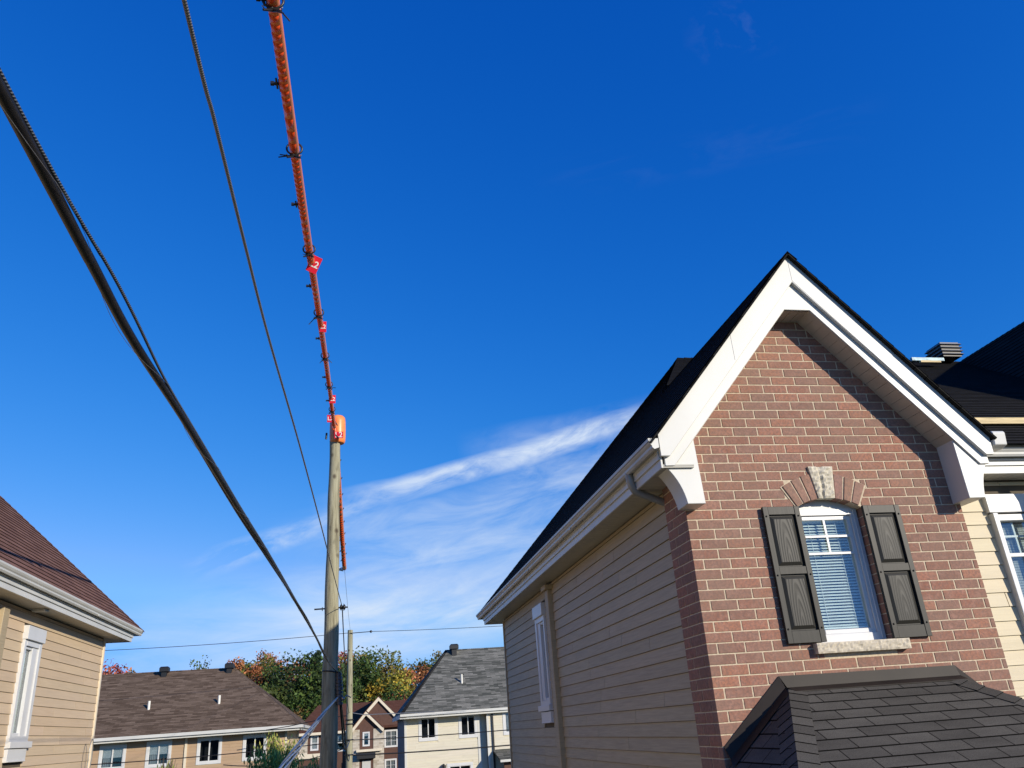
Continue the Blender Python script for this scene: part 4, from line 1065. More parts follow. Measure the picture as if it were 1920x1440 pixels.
# projecting gabled bay
YB = Y4-1.2; fr5 = (Vector((0, YB, 0)), X, Z, -Yv)
bx0, bx1 = at(661, 1400, YB).x, at(720, 1400, YB).x; bz = at(690, 1366, YB).z; ax, az = at(686.3, 1336, YB)[0], at(686.3, 1336, YB)[2]
wB = (at(680, 1372, YB).x, at(693.3, 1372, YB).x, at(686, 1399.3, YB).z, at(686, 1372.3, YB).z)
bay = MB(); bay.fbox(fr5, bx0, wB[0]+.02, -5.6, bz, -.2, 0); bay.fbox(fr5, wB[1]-.02, bx1, -5.6, bz, -.2, 0); bay.fbox(fr5, wB[0]+.02, wB[1]-.02, -5.6, wB[2]+.02, -.2, 0); bay.fbox(fr5, wB[0]+.02, wB[1]-.02, wB[3]-.02, bz, -.2, 0)
bay.prism(fr5, [(bx0-.3, bz), (bx1+.1, bz), (ax, az+.1)], -.2, 0); bay.box(bx0, bx0+.1, YB+.2, Y4, -5.6, bz); bay.box(bx1-.1, bx1, YB+.2, Y4, -5.6, bz)
bay.build('gable_bay', 'brown_panel', h4)
window(fr5, *wB, h4, trim=.12, mull='hung', blind=.2)
st = MB(); c0, c1 = at(674, 1400, YB).x, at(700, 1400, YB).x
for a, b in ((bx0, c0), (c1, bx1)): st.fbox(fr5, a, b, -5.6, bz-.05, 0, .06)
st.build('stone_pier', 'stone_veneer', h4)
# big rear gable and rakes
YG = Y4-.3; frG = (Vector((0, YG, 0)), X, Z, -Yv)
gx, gz = at(709.7, 1306, YG)[0], at(709.7, 1306, YG)[2]; grx, grz = at(742, 1339, YG)[0], at(742, 1339, YG)[2]
k4 = (gz-grz)/(grx-gx)
gg = MB(); zb = zE+.0; gg.prism(frG, [(gx-(gz-zb)/k4*.95, zb), (grx+.5, zb), (grx+.5, grz), (grx, grz-.1), (gx, gz-.25)], -.2, 0); gg.build('gable_wall', 'brown_panel', h4)
rk_ = MB()
def rakeb(fr_, x0_, z0_, x1_, z1_, w_=.42, t_=.25):
    rk_.prism(fr_, [(x0_, z0_-w_), (x1_, z1_-w_), (x1_, z1_), (x0_, z0_)] if x1_ > x0_ else [(x1_, z1_-w_), (x0_, z0_-w_), (x0_, z0_), (x1_, z1_)], 0.02, t_)
rakeb(frG, gx, gz, grx, grz); rakeb(frG, gx, gz, gx-(gz-grz)/k4*1.05, grz-.1, .42, .25)
b1 = at(659.5, 1367, YB); b2 = at(718.5, 1364, YB); bt = at(686.3, 1333, YB)
rakeb(fr5, bt.x, bt.z, b1.x, b1.z, .42, .4); rakeb(fr5, bt.x, bt.z, b2.x, b2.z, .42, .4)
rk_.build('rake_board', 'cream_trim', h4)
tb = MB()
for (fr_, pa_, pb_, za, zb_, YY) in ((fr4, 549, 650, 1375, 1380, Y4-.5), (fr5, 668, 716, 1406.5, 1411, YB-.3), (fr4, 559, 600, 1416, 1424.5, Y4-.3)):
    a = at(pa_, za, YY); b = at(pb_, zb_, YY); zt = at((pa_+pb_)/2, za-2, YY).z; zl_ = at((pa_+pb_)/2, zb_-2, YY).z
    tb.box(a.x, b.x, YY-.1, YY+.35, zl_, zt)
tb.build('cornice', 'cream_trim', h4)
dk = MB(); a = at(669, 1413, YB-.6); b = at(704, 1421, YB-.6); dk.box(a.x, b.x, YB-.7, YB, b.z, a.z); dk.build('door_canopy', 'black_metal', h4)
dk = MB(); a = at(679, 1427, YB-.05); b = at(695, 1427, YB-.05); dk.box(a.x, b.x, YB-.08, YB-.0, -5.4, a.z); dk.build('door', 'door_grey', h4)
dk = MB(); a = at(569, 1436, Y4-.05); b = at(598, 1436, Y4); dk.box(a.x, b.x, Y4-.06, Y4-.0, -5.4, a.z); dk.build('garage_opening', 'room_dark', h4)
rf = MB(); e0 = Y4-.6; ym = Y4+5.5; ez = at(600, 1371, e0).z; lx = at(551.5, 1375, e0).x; rl_ = at(597, 1322.5, ym); rz = rl_.z
F = [(lx, e0, ez), (at(770, 1360, e0).x, e0, ez), (at(780, 1320, ym).x, ym, rz), (rl_.x, ym, rz)]
Lf = [(lx, ym+6.1, ez), (lx, e0, ez), (rl_.x, ym, rz)]
for p, d in ((F, (1, 0, 0)), (Lf, (0, 1, 0))): shingles(rf, p, d, .145, .012); deck(rf, [(x, y, z-.005) for x, y, z in p], .1)
G_L = [(gx, YG-.3, gz+.06), (gx, ym-.3, gz+.06), (gx-(gz-ez)/k4, YG-.3, ez+.06)]; G_R = [(gx, YG-.3, gz+.06), (grx+.2, YG-.3, grz-.1), (grx+.2, YG+2.5, grz-.1), (gx, ym-.3, gz+.06)]
B_L = [(bt.x, YB-.45, bt.z+.06), (bt.x, Y4+2.2, bt.z+.06), (b1.x, Y4, b1.z+.06), (b1.x, YB-.45, b1.z+.06)]; B_R = [(bt.x, YB-.45, bt.z+.06), (b2.x, YB-.45, b2.z+.06), (b2.x, Y4, b2.z+.06), (bt.x, Y4+2.2, bt.z+.06)]
for p in (G_L, G_R, B_L, B_R): deck(rf, p, .06)
rf.build('roof', 'shingle_rust', h4)

# ------------------------------------------------------------------ poles
PX, PY = -.567, 18.0
p1 = empty('utility_pole', (PX, PY, -4.0), 'tall weathered wooden utility pole in the foreground carrying the cables', 'pole')
m = MB(); rp = random.Random(5); pts = []; rs = []
for i in range(40):
    z = -4+i*(10.4/39); pts.append((PX+.008*math.sin(i*.9), PY, z)); rs.append((.20-.0078*(i*10.4/39))*(1+.012*math.sin(i*2.3)))
m.tube(pts, rs, 20); m.build('post', 'pole_wood', p1)
m = MB(); zz = 2.57; m.cyl((PX-.36, PY-.02, zz-.02), (PX+.34, PY-.02, zz), .016, 8); m.cyl((PX-.20, PY-.02, zz-.02), (PX-.185, PY-.02, zz-.02), .04, 8)
m.build('through_bolt', 'black_metal', p1)
m = MB(); m.tube([(PX+.17, PY-.02, zz), (PX+.20, PY-.02, zz), (PX+.21, PY-.02, zz), (PX+.245, PY-.02, zz), (PX+.25, PY-.02, zz), (PX+.29, PY-.02, zz)], [.03, .075, .04, .04, .08, .035], 14)
m.build('spool_insulator', 'black_plastic', p1)
m = MB(); m.tube([(PX+.165*math.cos(a), PY+.165*math.sin(a), 1.28-.02*math.cos(a)) for a in [2*math.pi*i/24 for i in range(25)]], .014, 6, cap=False); m.build('steel_band', 'black_metal', p1)
m = MB()
for i in range(9):
    z = 1.24-.07*i; r = .085*(1-.2*abs(i-4)/4); m.cyl((PX+.17+.012*i*.3, PY-.10, z), (PX+.172+.012*i*.3, PY-.10, z-.055), r*1.0, 10)
m.tube([(PX+.17, PY-.10, 1.27), (PX+.185, PY-.10, .62)], .05, 10); m.build('splice_enclosure', 'splice_blue', p1)
m = MB(); m.cyl((PX+.12, PY-.12, .70), (PX+.30, PY-.14, .74), .015, 8); m.tube([(PX+.28, PY-.14, .74), (PX+.34, PY-.1, .8), (PX+.42, PY, .76)], .012, 6); m.ball((PX+.27, PY-.15, .74), .035); m.build('cable_clamp', 'steel_galv', p1)
p2 = empty('utility_pole', (-0.428, 46.000, -5.670), 'slimmer pale utility pole standing farther back, right of the tall one', 'pole')
m = MB(); m.tube([(-0.428, 46.000, -5.670), (-0.428, 46.000, 0.000), (-0.439, 46.000, 5.349)], [.20, .165, .135], 16); m.build('post', 'pole_wood', p2)
m = MB(); m.cyl((-0.449, 45.840, 5.167), (0.663, 45.786, 5.199), .02, 6); m.ball((0.663, 45.786, 5.199), .07); m.build('line_bracket', 'black_metal', p2)
m = MB()
for z in (.85, .65, -.1, -.8): m.tube([(-.43+.20*math.cos(a), 46+.20*math.sin(a), z) for a in [2*math.pi*i/16 for i in range(17)]], .03, 5, cap=False)
m.build('steel_band', 'black_metal', p2)

# ------------------------------------------------------------------ wires
def catm(pts, n=8):
    P = [Vector(p) for p in pts]; P = [P[0]*2-P[1]]+P+[P[-1]*2-P[-2]]; out = []
    for i in range(1, len(P)-2):
        for k in range(n):
            t = k/n; a, b, c, d = P[i-1:i+3]
            out.append(.5*((2*b)+(c-a)*t+(2*a-5*b+4*c-d)*t*t+(3*b-a-3*c+d)*t**3))
    out.append(P[-2]); return out
def sag(a, b, s, n=16):
    a, b = Vector(a), Vector(b); return [a.lerp(b, i/n)-Z*4*s*(i/n)*(1-i/n) for i in range(n+1)]
def wire(name, pts, r, mat, label, cat='cable', group=None, seg=8):
    m = MB(); m.tube(pts, r, seg); o = m.build(name, mat); rel_center(o); return tag(o, label, cat, group)
# heavy lashed telephone cable
base = catm([(-.55, -7, 1.45), (-.55, -3, 1.1), (-.55, 1.07, .955), (-.55, 1.54, .94), (-.55, 1.9, .932), (-.55, 2.56, .965), (-.55, 3.85, 1.01), (-.55, 5.03, 1.06), (-.55, 6.93, 1.12), (-.55, 10.94, 1.235), (-.52, 15.5, 1.27), (-.42, 17.86, 1.25)], 18)
tcr = empty('lashed_cable', (-.55, 5, 1.0), 'thick black telephone cable lashed to a steel strand, nearest the camera at left', 'cable')
def helix(r, ph, pitch):
    out = []; L = 0; prev = None
    for p in base:
        if prev is not None: L += (p-prev).length
        prev = p; a = ph+L*2*math.pi/pitch; out.append(p+Vector((math.cos(a)*r, 0, math.sin(a)*r)))
    return out
m = MB(); m.tube(base, .0112, 12); m.build('main_cable', 'cable_black', tcr)
m = MB(); m.tube(helix(.0140, 2.4, 9.5), .0066, 8); m.build('second_cable', 'cable_black', tcr)
st_ = []
for p in base:
    k = p.y; off = .011+.019*math.exp(-((k-1.75)/.36)**2); st_.append(p+Vector((off*.85, 0, off*.5)))
m = MB(); m.tube(st_, .0036, 8); m.build('messenger_strand', 'strand_dark', tcr)
m = MB(); m.tube(helix(.0165, 4.5, .9), .0006, 5); m.build('lashing_wire', 'steel_galv', tcr)
# neutral
nw = catm([(-.55, -6, 2.55), (-.55, -1, 2.15), (-.55, 1.96, 2.15), (-.55, 2.56, 2.18), (-.55, 3.44, 2.21), (-.55, 4.58, 2.27), (-.53, 7.0, 2.43), (-.48, 10.2, 2.50), (-.42, 14, 2.55), (-.345, 18.0, 2.575)], 14)
wire('stranded_wire', nw, .0078, 'strand_steel', 'bare twisted steel wire running down to the spool insulator on the tall pole', 'wire')
wire('stranded_wire', sag((-.345, 18, 2.57), (-0.428, 46.000, 1.209), .55), .012, 'cable_black', 'dark wire dropping from the spool insulator to the far pale pole', 'wire')
# energised line with orange guards
ol = catm([(-.55, -4, 4.3), (-.55, 0, 4.1), (-.55, 2.6, 4.08), (-.55, 3.8, 4.24), (-.55, 5.13, 4.44), (-.55, 7.14, 4.76), (-.55, 10.02, 5.28), (-.56, 13.62, 5.92), (-.567, 16.3, 6.30), (-.567, 17.85, 6.52)], 30)
wire('power_line', ol, .006, 'strand_steel', 'bare power line sheathed in orange guards, passing overhead to the pole top', 'wire')
sl_ = sag((-.567, 18.1, 6.52), (-0.439, 46.000, 5.349), .42, 60)
wire('power_line', sl_, .006, 'strand_steel', 'thin power line leaving the tall pole top for the far pole', 'wire')
def resample(pts, ds):
    out = [pts[0]]; acc = 0
    for i in range(1, len(pts)):
        a, b = pts[i-1], pts[i]; L = (b-a).length; 
        if L < 1e-9: continue
        while acc+L >= ds:
            t = (ds-acc)/L; a = a+(b-a)*t; out.append(a); L = (b-a).length; acc = 0
        acc += L
    return out
def sleeve(root, pts, r, rib, down):
    m = MB(); m.tube(pts, r, 14); body = m.build('guard_hose', 'orange_light', root)
    m = MB(); rs_ = resample(pts, rib); P_ = []; Q_ = []; i = 0
    while i < len(rs_)-3:
        big = (i//7) % 3 == 2; a, b = rs_[i], rs_[i+(2 if big else 1)]; off = down*(r*.64)
        for t_, q_ in ((0, .40), (.10, .84), (.55, .70), (.92, .42)): P_.append(a.lerp(b, t_)+off); Q_.append(r*q_)
        i += 2 if big else 1
    m.tube(P_, Q_, 10)
    m.build('rib_seam', 'orange_dark', root); return body
rt_ = random.Random(31)
def clip_ring(root, c, d, r):
    """spring clamp gripping the hose: two jaws, a pivot and two handles below"""
    d = d.normalized(); s = d.cross(Z).normalized(); u = s.cross(d).normalized(); m = MB()
    for sg in (-1, 1):
        pts = []
        for i in range(9):
            a = rad(30+i*19); pts.append(c+s*sg*math.sin(a)*r*1.55+u*math.cos(a)*r*1.35*-1*-1 - d*r*.5)
        pts.append(c-u*r*1.5+s*sg*r*.25-d*r*.2); pts.append(c-u*r*2.6-s*sg*r*1.3+d*r*1.5*-1); m.tube(pts, [.0085]*9+[.011, .008], 6)
    m.cyl(c-u*r*1.55-s*r*.9-d*.02, c-u*r*1.55+s*r*.9-d*.02, .010, 8)
    for q_ in range(2):
        e_ = c-u*r*1.4+s*r*rt_.uniform(-1.2, 1.2); g_ = s*rt_.uniform(-.09, .09)-u*rt_.uniform(.02, .12)-d*rt_.uniform(-.05, .13)
        m.tube([c-u*r*1.2, e_, e_+g_], .0055, 6)
    o = m.build('spring_clamp', 'black_plastic', root)
    m2 = MB(); m2.tube([c-u*r*1.9-s*r*1.5-d*.06, c-u*r*1.4-s*r*1.2, c-u*r*1.6, c-u*r*1.4+s*r*1.2, c-u*r*1.9+s*r*1.5-d*.06], .004, 6); m2.build('wire_spring', 'steel_galv', o)
def clip_t(root, c, d, r):
    d = d.normalized(); s = d.cross(Z).normalized()
    if s.x > 0: s = -s
    m = MB(); m.cyl(c+s*r*.7, c+s*(r+.045), .013, 8); m.cyl(c+s*(r+.018)-d*.06, c+s*(r+.018)+d*.055, .008, 8); m.box(*(lambda q: (q.x-.012, q.x+.012, q.y-.012, q.y+.012, q.z-.012, q.z+.012))(c+s*(r+.05)))
    m.cyl(c+s*r*1.02-d*.05, c+s*r*1.02+d*.09, .006, 6); m.build('lock_pin', 'black_plastic', root)
def tagplate(root, c, nrm, upv, w_, h_, txt='L2'):
    nrm = nrm.normalized(); upv = (upv-nrm*upv.dot(nrm)).normalized(); rt = upv.cross(nrm); m = MB()
    fr_ = (c, rt, upv, nrm); m.fbox(fr_, -w_/2, w_/2, -h_/2, h_/2, -.002, .002); o = m.build('phase_tag', 'red_tag', root, .001)
    cu = bpy.data.curves.new('digits', 'FONT'); cu.body = txt; cu.size = w_*.86; cu.align_x = 'CENTER'; cu.align_y = 'CENTER'; cu.extrude = .0006; cu.offset = .0008*h_/.08
    to = bpy.data.objects.new('t', cu); COL.objects.link(to); dg = bpy.context.evaluated_depsgraph_get(); me = bpy.data.meshes.new_from_object(to.evaluated_get(dg)); bpy.data.objects.remove(to)
    Mx = Matrix(((rt.x, upv.x, nrm.x, c.x+nrm.x*.004), (rt.y, upv.y, nrm.y, c.y+nrm.y*.004), (rt.z, upv.z, nrm.z, c.z+nrm.z*.004), (0, 0, 0, 1)))
    root_ = root
    while root_.parent: root_ = root_.parent
    me.transform(Matrix.Translation(Vector((0, 0, H))-Vector(root_.location)) @ Mx); me.materials.clear(); me.materials.append(MAT['tag_white'])
    to = bpy.data.objects.new('digits', me); COL.objects.link(to); to.parent = o
RG = .040
g1 = empty('line_guard', (-.55, 8, 5.0), 'long orange ribbed line guard clipped over the power line above the camera', 'line guard')
seg = [p for p in ol if 1.8 < p.y < 17.4]; down = Vector((-.2, -.5, -.85)).normalized()
sleeve(g1, seg, RG, .088, down)
def on_line(pts, px, py):
    best = min(pts, key=lambda p: (Vector((960+FPX*p.dot(RT)/p.dot(FW), 720-FPX*p.dot(UP)/p.dot(FW)))-Vector((px, py))).length); i = min(max(1, pts.index(best)), len(pts)-2)
    return best, (pts[i+1]-pts[i-1])
fine = []
for i in range(len(seg)-1):
    for k in range(6): fine.append(seg[i].lerp(seg[i+1], k/6))
for px, py in ((545, 283), (571, 470), (592, 588), (604, 668), (611, 722), (620, 768), (502, 8)): c, d = on_line(fine, px, py); clip_ring(g1, c, d, RG)
for px, py in ((525, 160), (560, 385), (583, 538), (598, 636), (609, 708), (616, 752), (495, 2)): c, d = on_line(fine, px, py); clip_t(g1, c, d, RG)
vt = lambda c: (-c).normalized()
for px, py, w_, h_ in ((586, 494, .12, .19), (602, 612, .09, .15), (622, 748, .12, .16)):
    c, d = on_line(fine, px-4, py); tagplate(g1, c+vt(c)*.06+Vector((.03, 0, -.01)), vt(c), Vector((.35, 0, 1)) if px == 586 else Vector((0, .1, 1)), w_, h_)
g2 = empty('line_guard', (-.55, 24, 5.9), 'shorter orange line guard hanging beyond the pole, ending in a white tip', 'line guard')
seg2 = [p for p in resample(sl_, .3) if p.y < 30.0 and p.y > 18.6]
sleeve(g2, seg2, .075, .22, down)
for i in range(4, len(seg2)-2, 4):
    m = MB(); c = seg2[i]; m.tube([c+Vector((-.10, 0, -.12)), c+Vector((-.02, -.05, -.02)), c+Vector((.05, -.06, .07)), c+Vector((.09, 0, .16))], .014, 6); m.build('spring_clamp', 'black_plastic', g2)
m = MB(); c = seg2[-1]; m.cyl(c+Vector((-.04, 0, -.03)), c+Vector((-.22, -.02, -.02)), .08, 8, .05); m.build('end_tip', 'tag_white', g2)
# blanket at the pole top
g3 = empty('pole_cover', (PX, PY, 6.2), 'orange rubber cover wrapped over the pole top with red tags', 'pole cover')
m = MB(); rr_ = [.02, .13, .165, .18, .185, .185, .18, .17, .15]; zz_ = [6.95, 6.94, 6.90, 6.80, 6.6, 6.45, 6.36, 6.30, 6.28]
m.tube([(PX+.055, PY, z) for z in zz_], rr_, 20); m.build('cover_shell', 'orange_light', g3)
m = MB(); m.tube([(PX-.02, PY-.25, 6.78), (PX-.03, PY-.27, 6.6), (PX+.02, PY-.24, 6.42), (PX+.05, PY-.2, 6.3)], [.05, .06, .055, .045], 10); m.build('hose_end', 'orange_dark', g3)
m = MB(); m.tube([(PX-.06, PY-.3, 6.85), (PX+.0, PY-.34, 6.7), (PX+.06, PY-.32, 6.6)], .014, 6); m.tube([(PX+.02, PY-.33, 6.7), (PX-.05, PY-.33, 6.62)], .012, 6)
m.tube([(PX-.02, PY-.3, 6.5), (PX+.02, PY-.3, 6.38), (PX+.1, PY-.3, 6.3)], .012, 6); m.tube([(PX-.19, PY-.1, 6.50), (PX-.20, PY-.1, 6.35)], .022, 8); m.build('strap', 'black_plastic', g3)
for (x, z, w_, h_) in ((PX-.11, 6.78, .14, .17), (PX+.09, 6.38, .2, .15)): tagplate(g3, Vector((x, PY-.30, z)), Vector((0, -1, -.3)), Vector((0, 0, 1)), w_, h_)
m = MB(); m.cyl((PX, PY, 6.15), (PX, PY, 6.3), .135, 18)
m.build('tape_wrap', 'red_tag', g3) if False else None
# service bundle from the pole towards the left foreground
sb = empty('service_bundle', (-.5, 10, 0), 'loose bundle of silvery service cables dropping from the pole to lower left', 'cable')
bb = catm([(-.40, 17.6, .76), (-.44, 14, .48), (-.47, 11.2, .25), (-.50, 8.6, .02), (-.55, 7.0, -.17), (-.62, 5.2, -.45), (-.7, 3, -.9)], 10)
for i in range(6):
    pts = []; a0 = i*1.05
    for k, p in enumerate(bb):
        t = k/len(bb); sp_ = .006+.021*min(1, t*1.5); a = a0+k*.22; pts.append(p+Vector((math.cos(a)*sp_, 0, math.sin(a)*sp_)))
    m = MB(); m.tube(pts, .0075, 8); m.build('service_cable', 'service_strand' if i % 3 else 'strand_steel', sb)
# cables between the poles and across the far houses
G_ = 'dark cables strung across in front of the far houses'
wire('drop_cable', catm([(-.36, 17.9, .72), (-.33, 19.5, .15), (-.36, 23, -.15), (-.38, 30, -.35), (-0.396, 46.000, -0.128)], 8), .022, 'cable_black', 'thick black drop cable looping from the tall pole to the far pole, upper one', 'cable')
wire('drop_cable', catm([(-.34, 17.9, .68), (-.29, 21, .0), (-.30, 26, -.50), (-.33, 34, -.8), (-0.396, 46.000, -0.834)], 8), .018, 'cable_black', 'black drop cable looping lowest from the tall pole to the far pole', 'cable')
wire('cross_cable', sag((-15.512, 45.144, 4.867), (-0.439, 46.000, 5.210), .12), .014, 'cable_black', 'thin cable against the sky from the left house to the far pole top', 'cable')
wire('cross_cable', sag((0.663, 45.786, 5.199), (14.977, 46.000, 5.327), .1), .013, 'cable_black', 'thin cable against the sky from the far pole bracket to the right', 'cable')
wire('cross_cable', sag((-0.428, 46.000, -0.118), (12.837, 46.214, -0.086), .1), .024, 'cable_black', 'cable crossing the upper windows of the grey-roofed cream house', 'cable', None)
wire('cross_cable', sag((-0.428, 46.000, -0.834), (12.837, 46.214, -0.856), .1), .032, 'cable_black', 'thicker cable crossing below the upper windows of the cream house', 'cable')
wire('cross_cable', [(-0.428, 46.000, 1.209), (0.321, 46.000, 1.048), (2.300, 46.000, 0.995), (4, 46, .95)], .02, 'steel_galv', 'pale short cable from the far pole to the cream house eave', 'cable')
wire('cross_cable', sag((-13.907, 46.000, -0.342), (-0.428, 46.000, -0.128), .12), .022, 'cable_black', 'cable crossing the windows of the long taupe-roofed house', 'cable')
wire('cross_cable', sag((-6.419, 44.930, -0.802), (-0.428, 46.000, -0.428), .35), .022, 'cable_black', 'lower cable sagging to the far pole in front of the brown townhouse', 'cable')
wire('cross_cable', [(-4.600, 46.000, 0.642), (-3.423, 46.000, 0.749), (-1.712, 46.000, 0.995), (-0.428, 46.000, 1.070)], .02, 'cable_black', 'short dark cable rising from the taupe roof corner to the far pole', 'cable')

# ------------------------------------------------------------------ trees
def tree(name, x, y, ztop, zbase, w_, cols, label, n=2600, leaf=.30, group=None, conifer=False, seed=1, gap=.0, flat=.9):
    r = random.Random(seed); root = empty(name, (x, y, zbase), label, 'tree', group); Ht = ztop-zbase
    t = MB(); t.tube([(x, y, zbase), (x+.1, y, zbase+Ht*.35), (x-.05, y, zbase+Ht*.7), (x, y, ztop-.6)], [w_*.055+.05, w_*.045+.03, w_*.025+.02, .03], 8)
    clumps = []
    nc = 60 if not conifer else 46
    for i in range(nc):
        if conifer:
            f = (i+.5)/nc; zc = zbase+Ht*(.18+.82*f); rr = w_*.5*(1-f)**.8*r.uniform(.55, 1.05)+.1; a = r.uniform(0, 6.283); c = Vector((x+math.cos(a)*rr*.7, y+math.sin(a)*rr*.7, zc)); cr = w_*.13*(1.25-f)+.12
        else:
            f = r.random()**.8; zc = zbase+Ht*(.28+.70*f); prof_ = math.sin(math.pi*min(1, (.28+.70*f-.15)/.92))**.6 if f < 1 else 0
            a = r.uniform(0, 6.283); rr = w_*.5*prof_*math.sqrt(r.random()); c = Vector((x+math.cos(a)*rr, y+math.sin(a)*rr, zc)); cr = w_*r.uniform(.10, .19)
        clumps.append((c, cr, cols[min(len(cols)-1, int(r.random()**1.2*len(cols)))]))
        if i % 2 == 0: t.tube([(x, y, max(zbase+.5, c.z-Ht*.22)), ((x+c.x)/2, (y+c.y)/2, c.z-Ht*.08), c], [w_*.018+.02, w_*.01+.012, .012], 5)
    t.build('trunk', 'bark', root)
    m = MB(); 
    for k in range(n):
        c, cr, col = clumps[r.randrange(nc)]
        d = Vector((r.gauss(0, 1), r.gauss(0, 1), r.gauss(0, 1)*flat)).normalized(); p = c+d*cr*r.random()**.45*r.uniform(.75, 1.3)
        s = leaf*r.uniform(.55, 1.25); a = Vector((r.gauss(0, 1), r.gauss(0, 1), r.gauss(0, .8))).normalized(); b = a.orthogonal().normalized()
        b = (b*math.cos(k)+a.cross(b)*math.sin(k)); g = r.uniform(.75, 2.1); cc = tuple(min(.9, v*g) for v in col)
        e = a*s*.5; f_ = b*s*.32
        m.face([p-e, p+f_, p+e, p-f_*.8], col=cc)
    m.build('crown', 'leaf', root); return root
GR = [(.050, .085, .018), (.075, .11, .022), (.035, .06, .016), (.10, .12, .03)]
OL = [(.10, .12, .025), (.15, .14, .03), (.06, .08, .02), (.19, .14, .04)]
RD = [(.30, .07, .045), (.22, .05, .03), (.36, .12, .07), (.16, .07, .03)]
PK = [(.32, .13, .05), (.26, .10, .04), (.19, .13, .04), (.36, .18, .09)]
DK = [(.028, .045, .014), (.040, .065, .018), (.02, .035, .012)]
YL = [(.34, .25, .03), (.22, .20, .03), (.40, .24, .04), (.13, .14, .03)]
BN = [(.12, .075, .03), (.08, .08, .025), (.16, .10, .04)]
SP = [(.05, .085, .045), (.035, .06, .035)]
def TP(px, py, Y): q = at(px, py, Y); return q.x, q.z
trees = [
 (205, 1249, 92, 5.5, RD, 'red_maple', 'dark red tree top showing at left behind the taupe roof', 2000, {}),
 (240, 1259, 92, 4.5, PK, 'red_maple', 'low pinkish tree top just above the left end of the taupe roof', 1500, {}),
 (375, 1234, 96, 3.6, GR, 'young_tree', 'thin sparse green tree top between the two taupe roof vents', 420, dict(leaf=.34)),
 (458, 1240, 90, 5.0, PK+OL[:1], 'maple', 'pink-tipped maple at the right end of the taupe roof ridge', 2600, {}),
 (484, 1239, 96, 7.5, OL, 'olive_tree', 'olive green autumn tree between pink maples on the left', 3200, {}),
 (512, 1228, 104, 6.5, PK, 'maple', 'pale pink bare-topped maple rising above the olive tree', 2600, {}),
 (538, 1238, 98, 6.5, PK+BN, 'maple', 'rusty pink maple left of the dark green tree', 3000, {}),
 (562, 1238, 88, 8.5, DK+GR[:1], 'broadleaf_tree', 'dark green leafy tree left of the tall pole', 4200, {}),
 (596, 1222, 100, 6.5, SP, 'spruce', 'blue-green spruce with pointed top beside the tall pole', 3000, dict(conifer=True)),
 (608, 1262, 86, 8.0, GR+DK[:1], 'broadleaf_tree', 'mid green tree in front of the spruce behind the tall pole', 3600, {}),
 (640, 1226, 104, 6.0, RD+PK[:1], 'red_maple', 'red maple showing between the two utility poles', 2600, {}),
 (668, 1245, 92, 7.5, GR, 'broadleaf_tree', 'green tree just right of the far pale pole', 3800, {}),
 (700, 1232, 96, 9.0, OL+GR[:1], 'broadleaf_tree', 'large olive green tree behind the brown townhouse gable', 4600, {}),
 (736, 1266, 90, 6.0, YL, 'birch', 'yellow-green tree between the olive tree and the red maple', 3000, {}),
 (764, 1252, 98, 7.5, RD+PK, 'red_maple', 'crimson maple left of the grey hip roof', 3600, {}),
 (796, 1246, 100, 7.0, BN+DK, 'broadleaf_tree', 'brownish dark tree against the grey roof hip', 3000, {}),
 (822, 1222, 104, 7.0, OL, 'broadleaf_tree', 'olive tree rising nearest the grey roof ridge', 2800, {}),
 (545, 1330, 82, 6.0, BN+RD[:1]+DK, 'broadleaf_tree', 'low rusty brown tree between taupe roof and brown townhouse', 2600, {}),
 (588, 1300, 84, 7.0, GR+DK, 'broadleaf_tree', 'low dark green tree directly above the townhouse roof', 3000, {}),
 (503, 1290, 84, 6.5, GR+OL, 'broadleaf_tree', 'green tree close behind the sloping end of the taupe roof', 3000, {}),
 (720, 1300, 86, 9.0, GR+OL[:1], 'broadleaf_tree', 'low green tree close behind the townhouse ridge', 3200, {}),
 (775, 1305, 86, 7.0, RD+BN, 'red_maple', 'low crimson-brown tree filling between townhouse and grey roof', 2600, {}),
]
for i, (px, py, Y, w_, cols, nm, lab, n, kw) in enumerate(trees):
    Y += 20; w_ *= 1.2; x, zt = TP(px, py+1, Y); tree(nm, x, Y, zt, -5.5, w_, cols, lab, int(n*1.9), kw.pop('leaf', .42), None, seed=100+i, **kw)
hd = MB(); rh = random.Random(77)
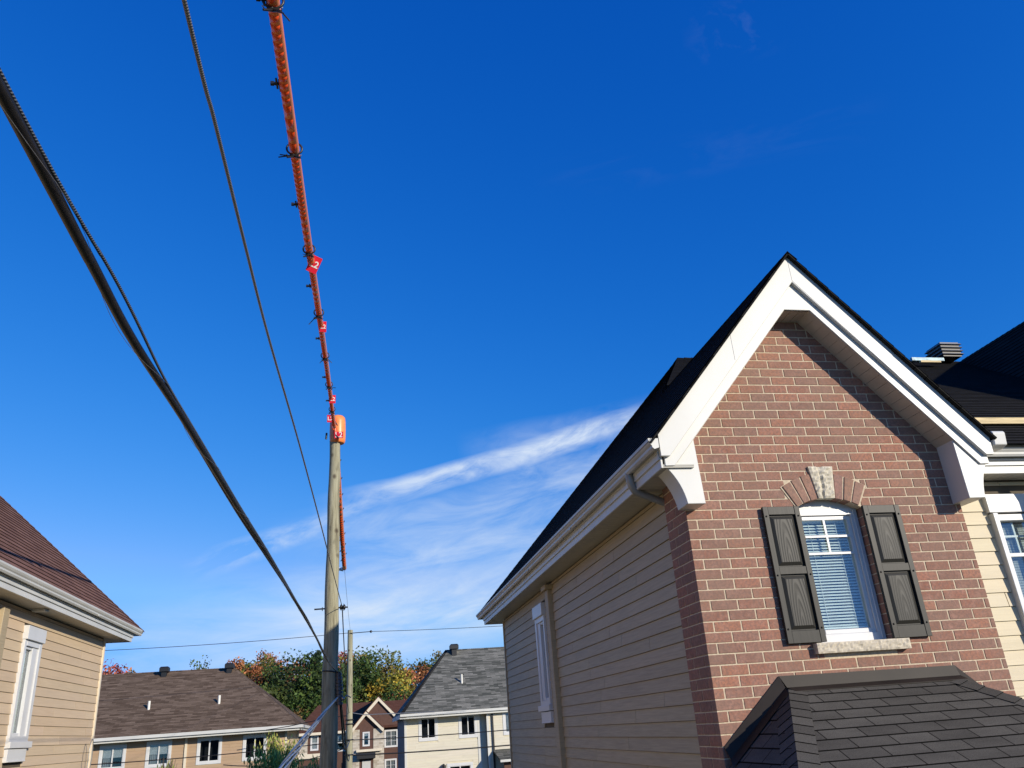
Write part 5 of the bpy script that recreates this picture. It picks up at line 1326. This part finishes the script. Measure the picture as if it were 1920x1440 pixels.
for k in range(9000):
    x = rh.uniform(-34, 30); y = rh.uniform(126, 134); z = rh.uniform(-5.4, 6.0+1.3*math.sin(x*.4)); s = rh.uniform(.3, .7)
    c = (DK+BN+GR)[rh.randrange(10)]; a = Vector((rh.gauss(0, 1), rh.gauss(0, 1), rh.gauss(0, 1))).normalized(); b = a.orthogonal().normalized(); p = Vector((x, y, z))
    hd.face([p-a*s*.5, p+b*s*.35, p+a*s*.5, p-b*s*.35], col=c)
o = hd.build('woodland', 'leaf'); rel_center(o); tag(o, kind='stuff')
# long-leaved shrub tree below the pole
def willow(x, y, ztop, w_, n, seed, label, zbase=-4.2):
    r = random.Random(seed); root = empty('willow_like_tree', (x, y, zbase), label, 'tree'); t = MB(); m = MB()
    t.tube([(x, y, zbase), (x+.05, y, zbase+2), (x, y, ztop-.6)], [.07, .05, .02], 8)
    for i in range(26):
        a = r.uniform(0, 6.283); rr = w_*.5*math.sqrt(r.random()); bx, by = x+math.cos(a)*rr, y+math.sin(a)*rr; zt = ztop-rr*rr*.9-r.uniform(0, .35)
        t.tube([(x, y, zt-1.6), ((x+bx)/2, (y+by)/2, zt-.7), (bx, by, zt)], [.02, .012, .005], 5)
        for k in range(n//26):
            f = r.random(); p = Vector(((x+bx)/2, (y+by)/2, zt-.9)).lerp(Vector((bx, by, zt)), f)+Vector((r.gauss(0, .09), r.gauss(0, .09), r.gauss(0, .08)))
            L = r.uniform(.14, .24); d = Vector((r.gauss(0, .35), r.gauss(0, .35), -1)).normalized(); s = d.orthogonal().normalized(); s = s*math.cos(k)+d.cross(s)*math.sin(k)
            g = r.uniform(1.3, 2.6); c = r.choice(((.20, .22, .045), (.14, .17, .035), (.30, .28, .07), (.09, .12, .03)))
            m.face([p, p+d*L*.45+s*.024, p+d*L, p+d*L*.45-s*.024], col=tuple(v*g for v in c))
    t.build('trunk', 'bark', root); m.build('crown', 'leaf', root)
q = at(519, 1368, 30); willow(q.x, 30, q.z, 1.8, 2100, 5, 'long-leaved yellow-green tree at the bottom left of the tall pole')
q = at(598, 1416, 30); willow(q.x, 30.4, q.z, 1.5, 1800, 6, 'smaller leafy treetop at the very foot of the picture, beside the pole')
q = at(318, 1412, 32); willow(q.x, 32, q.z, .7, 90, 8, 'few bare twigs with leaves in front of the taupe house windows')
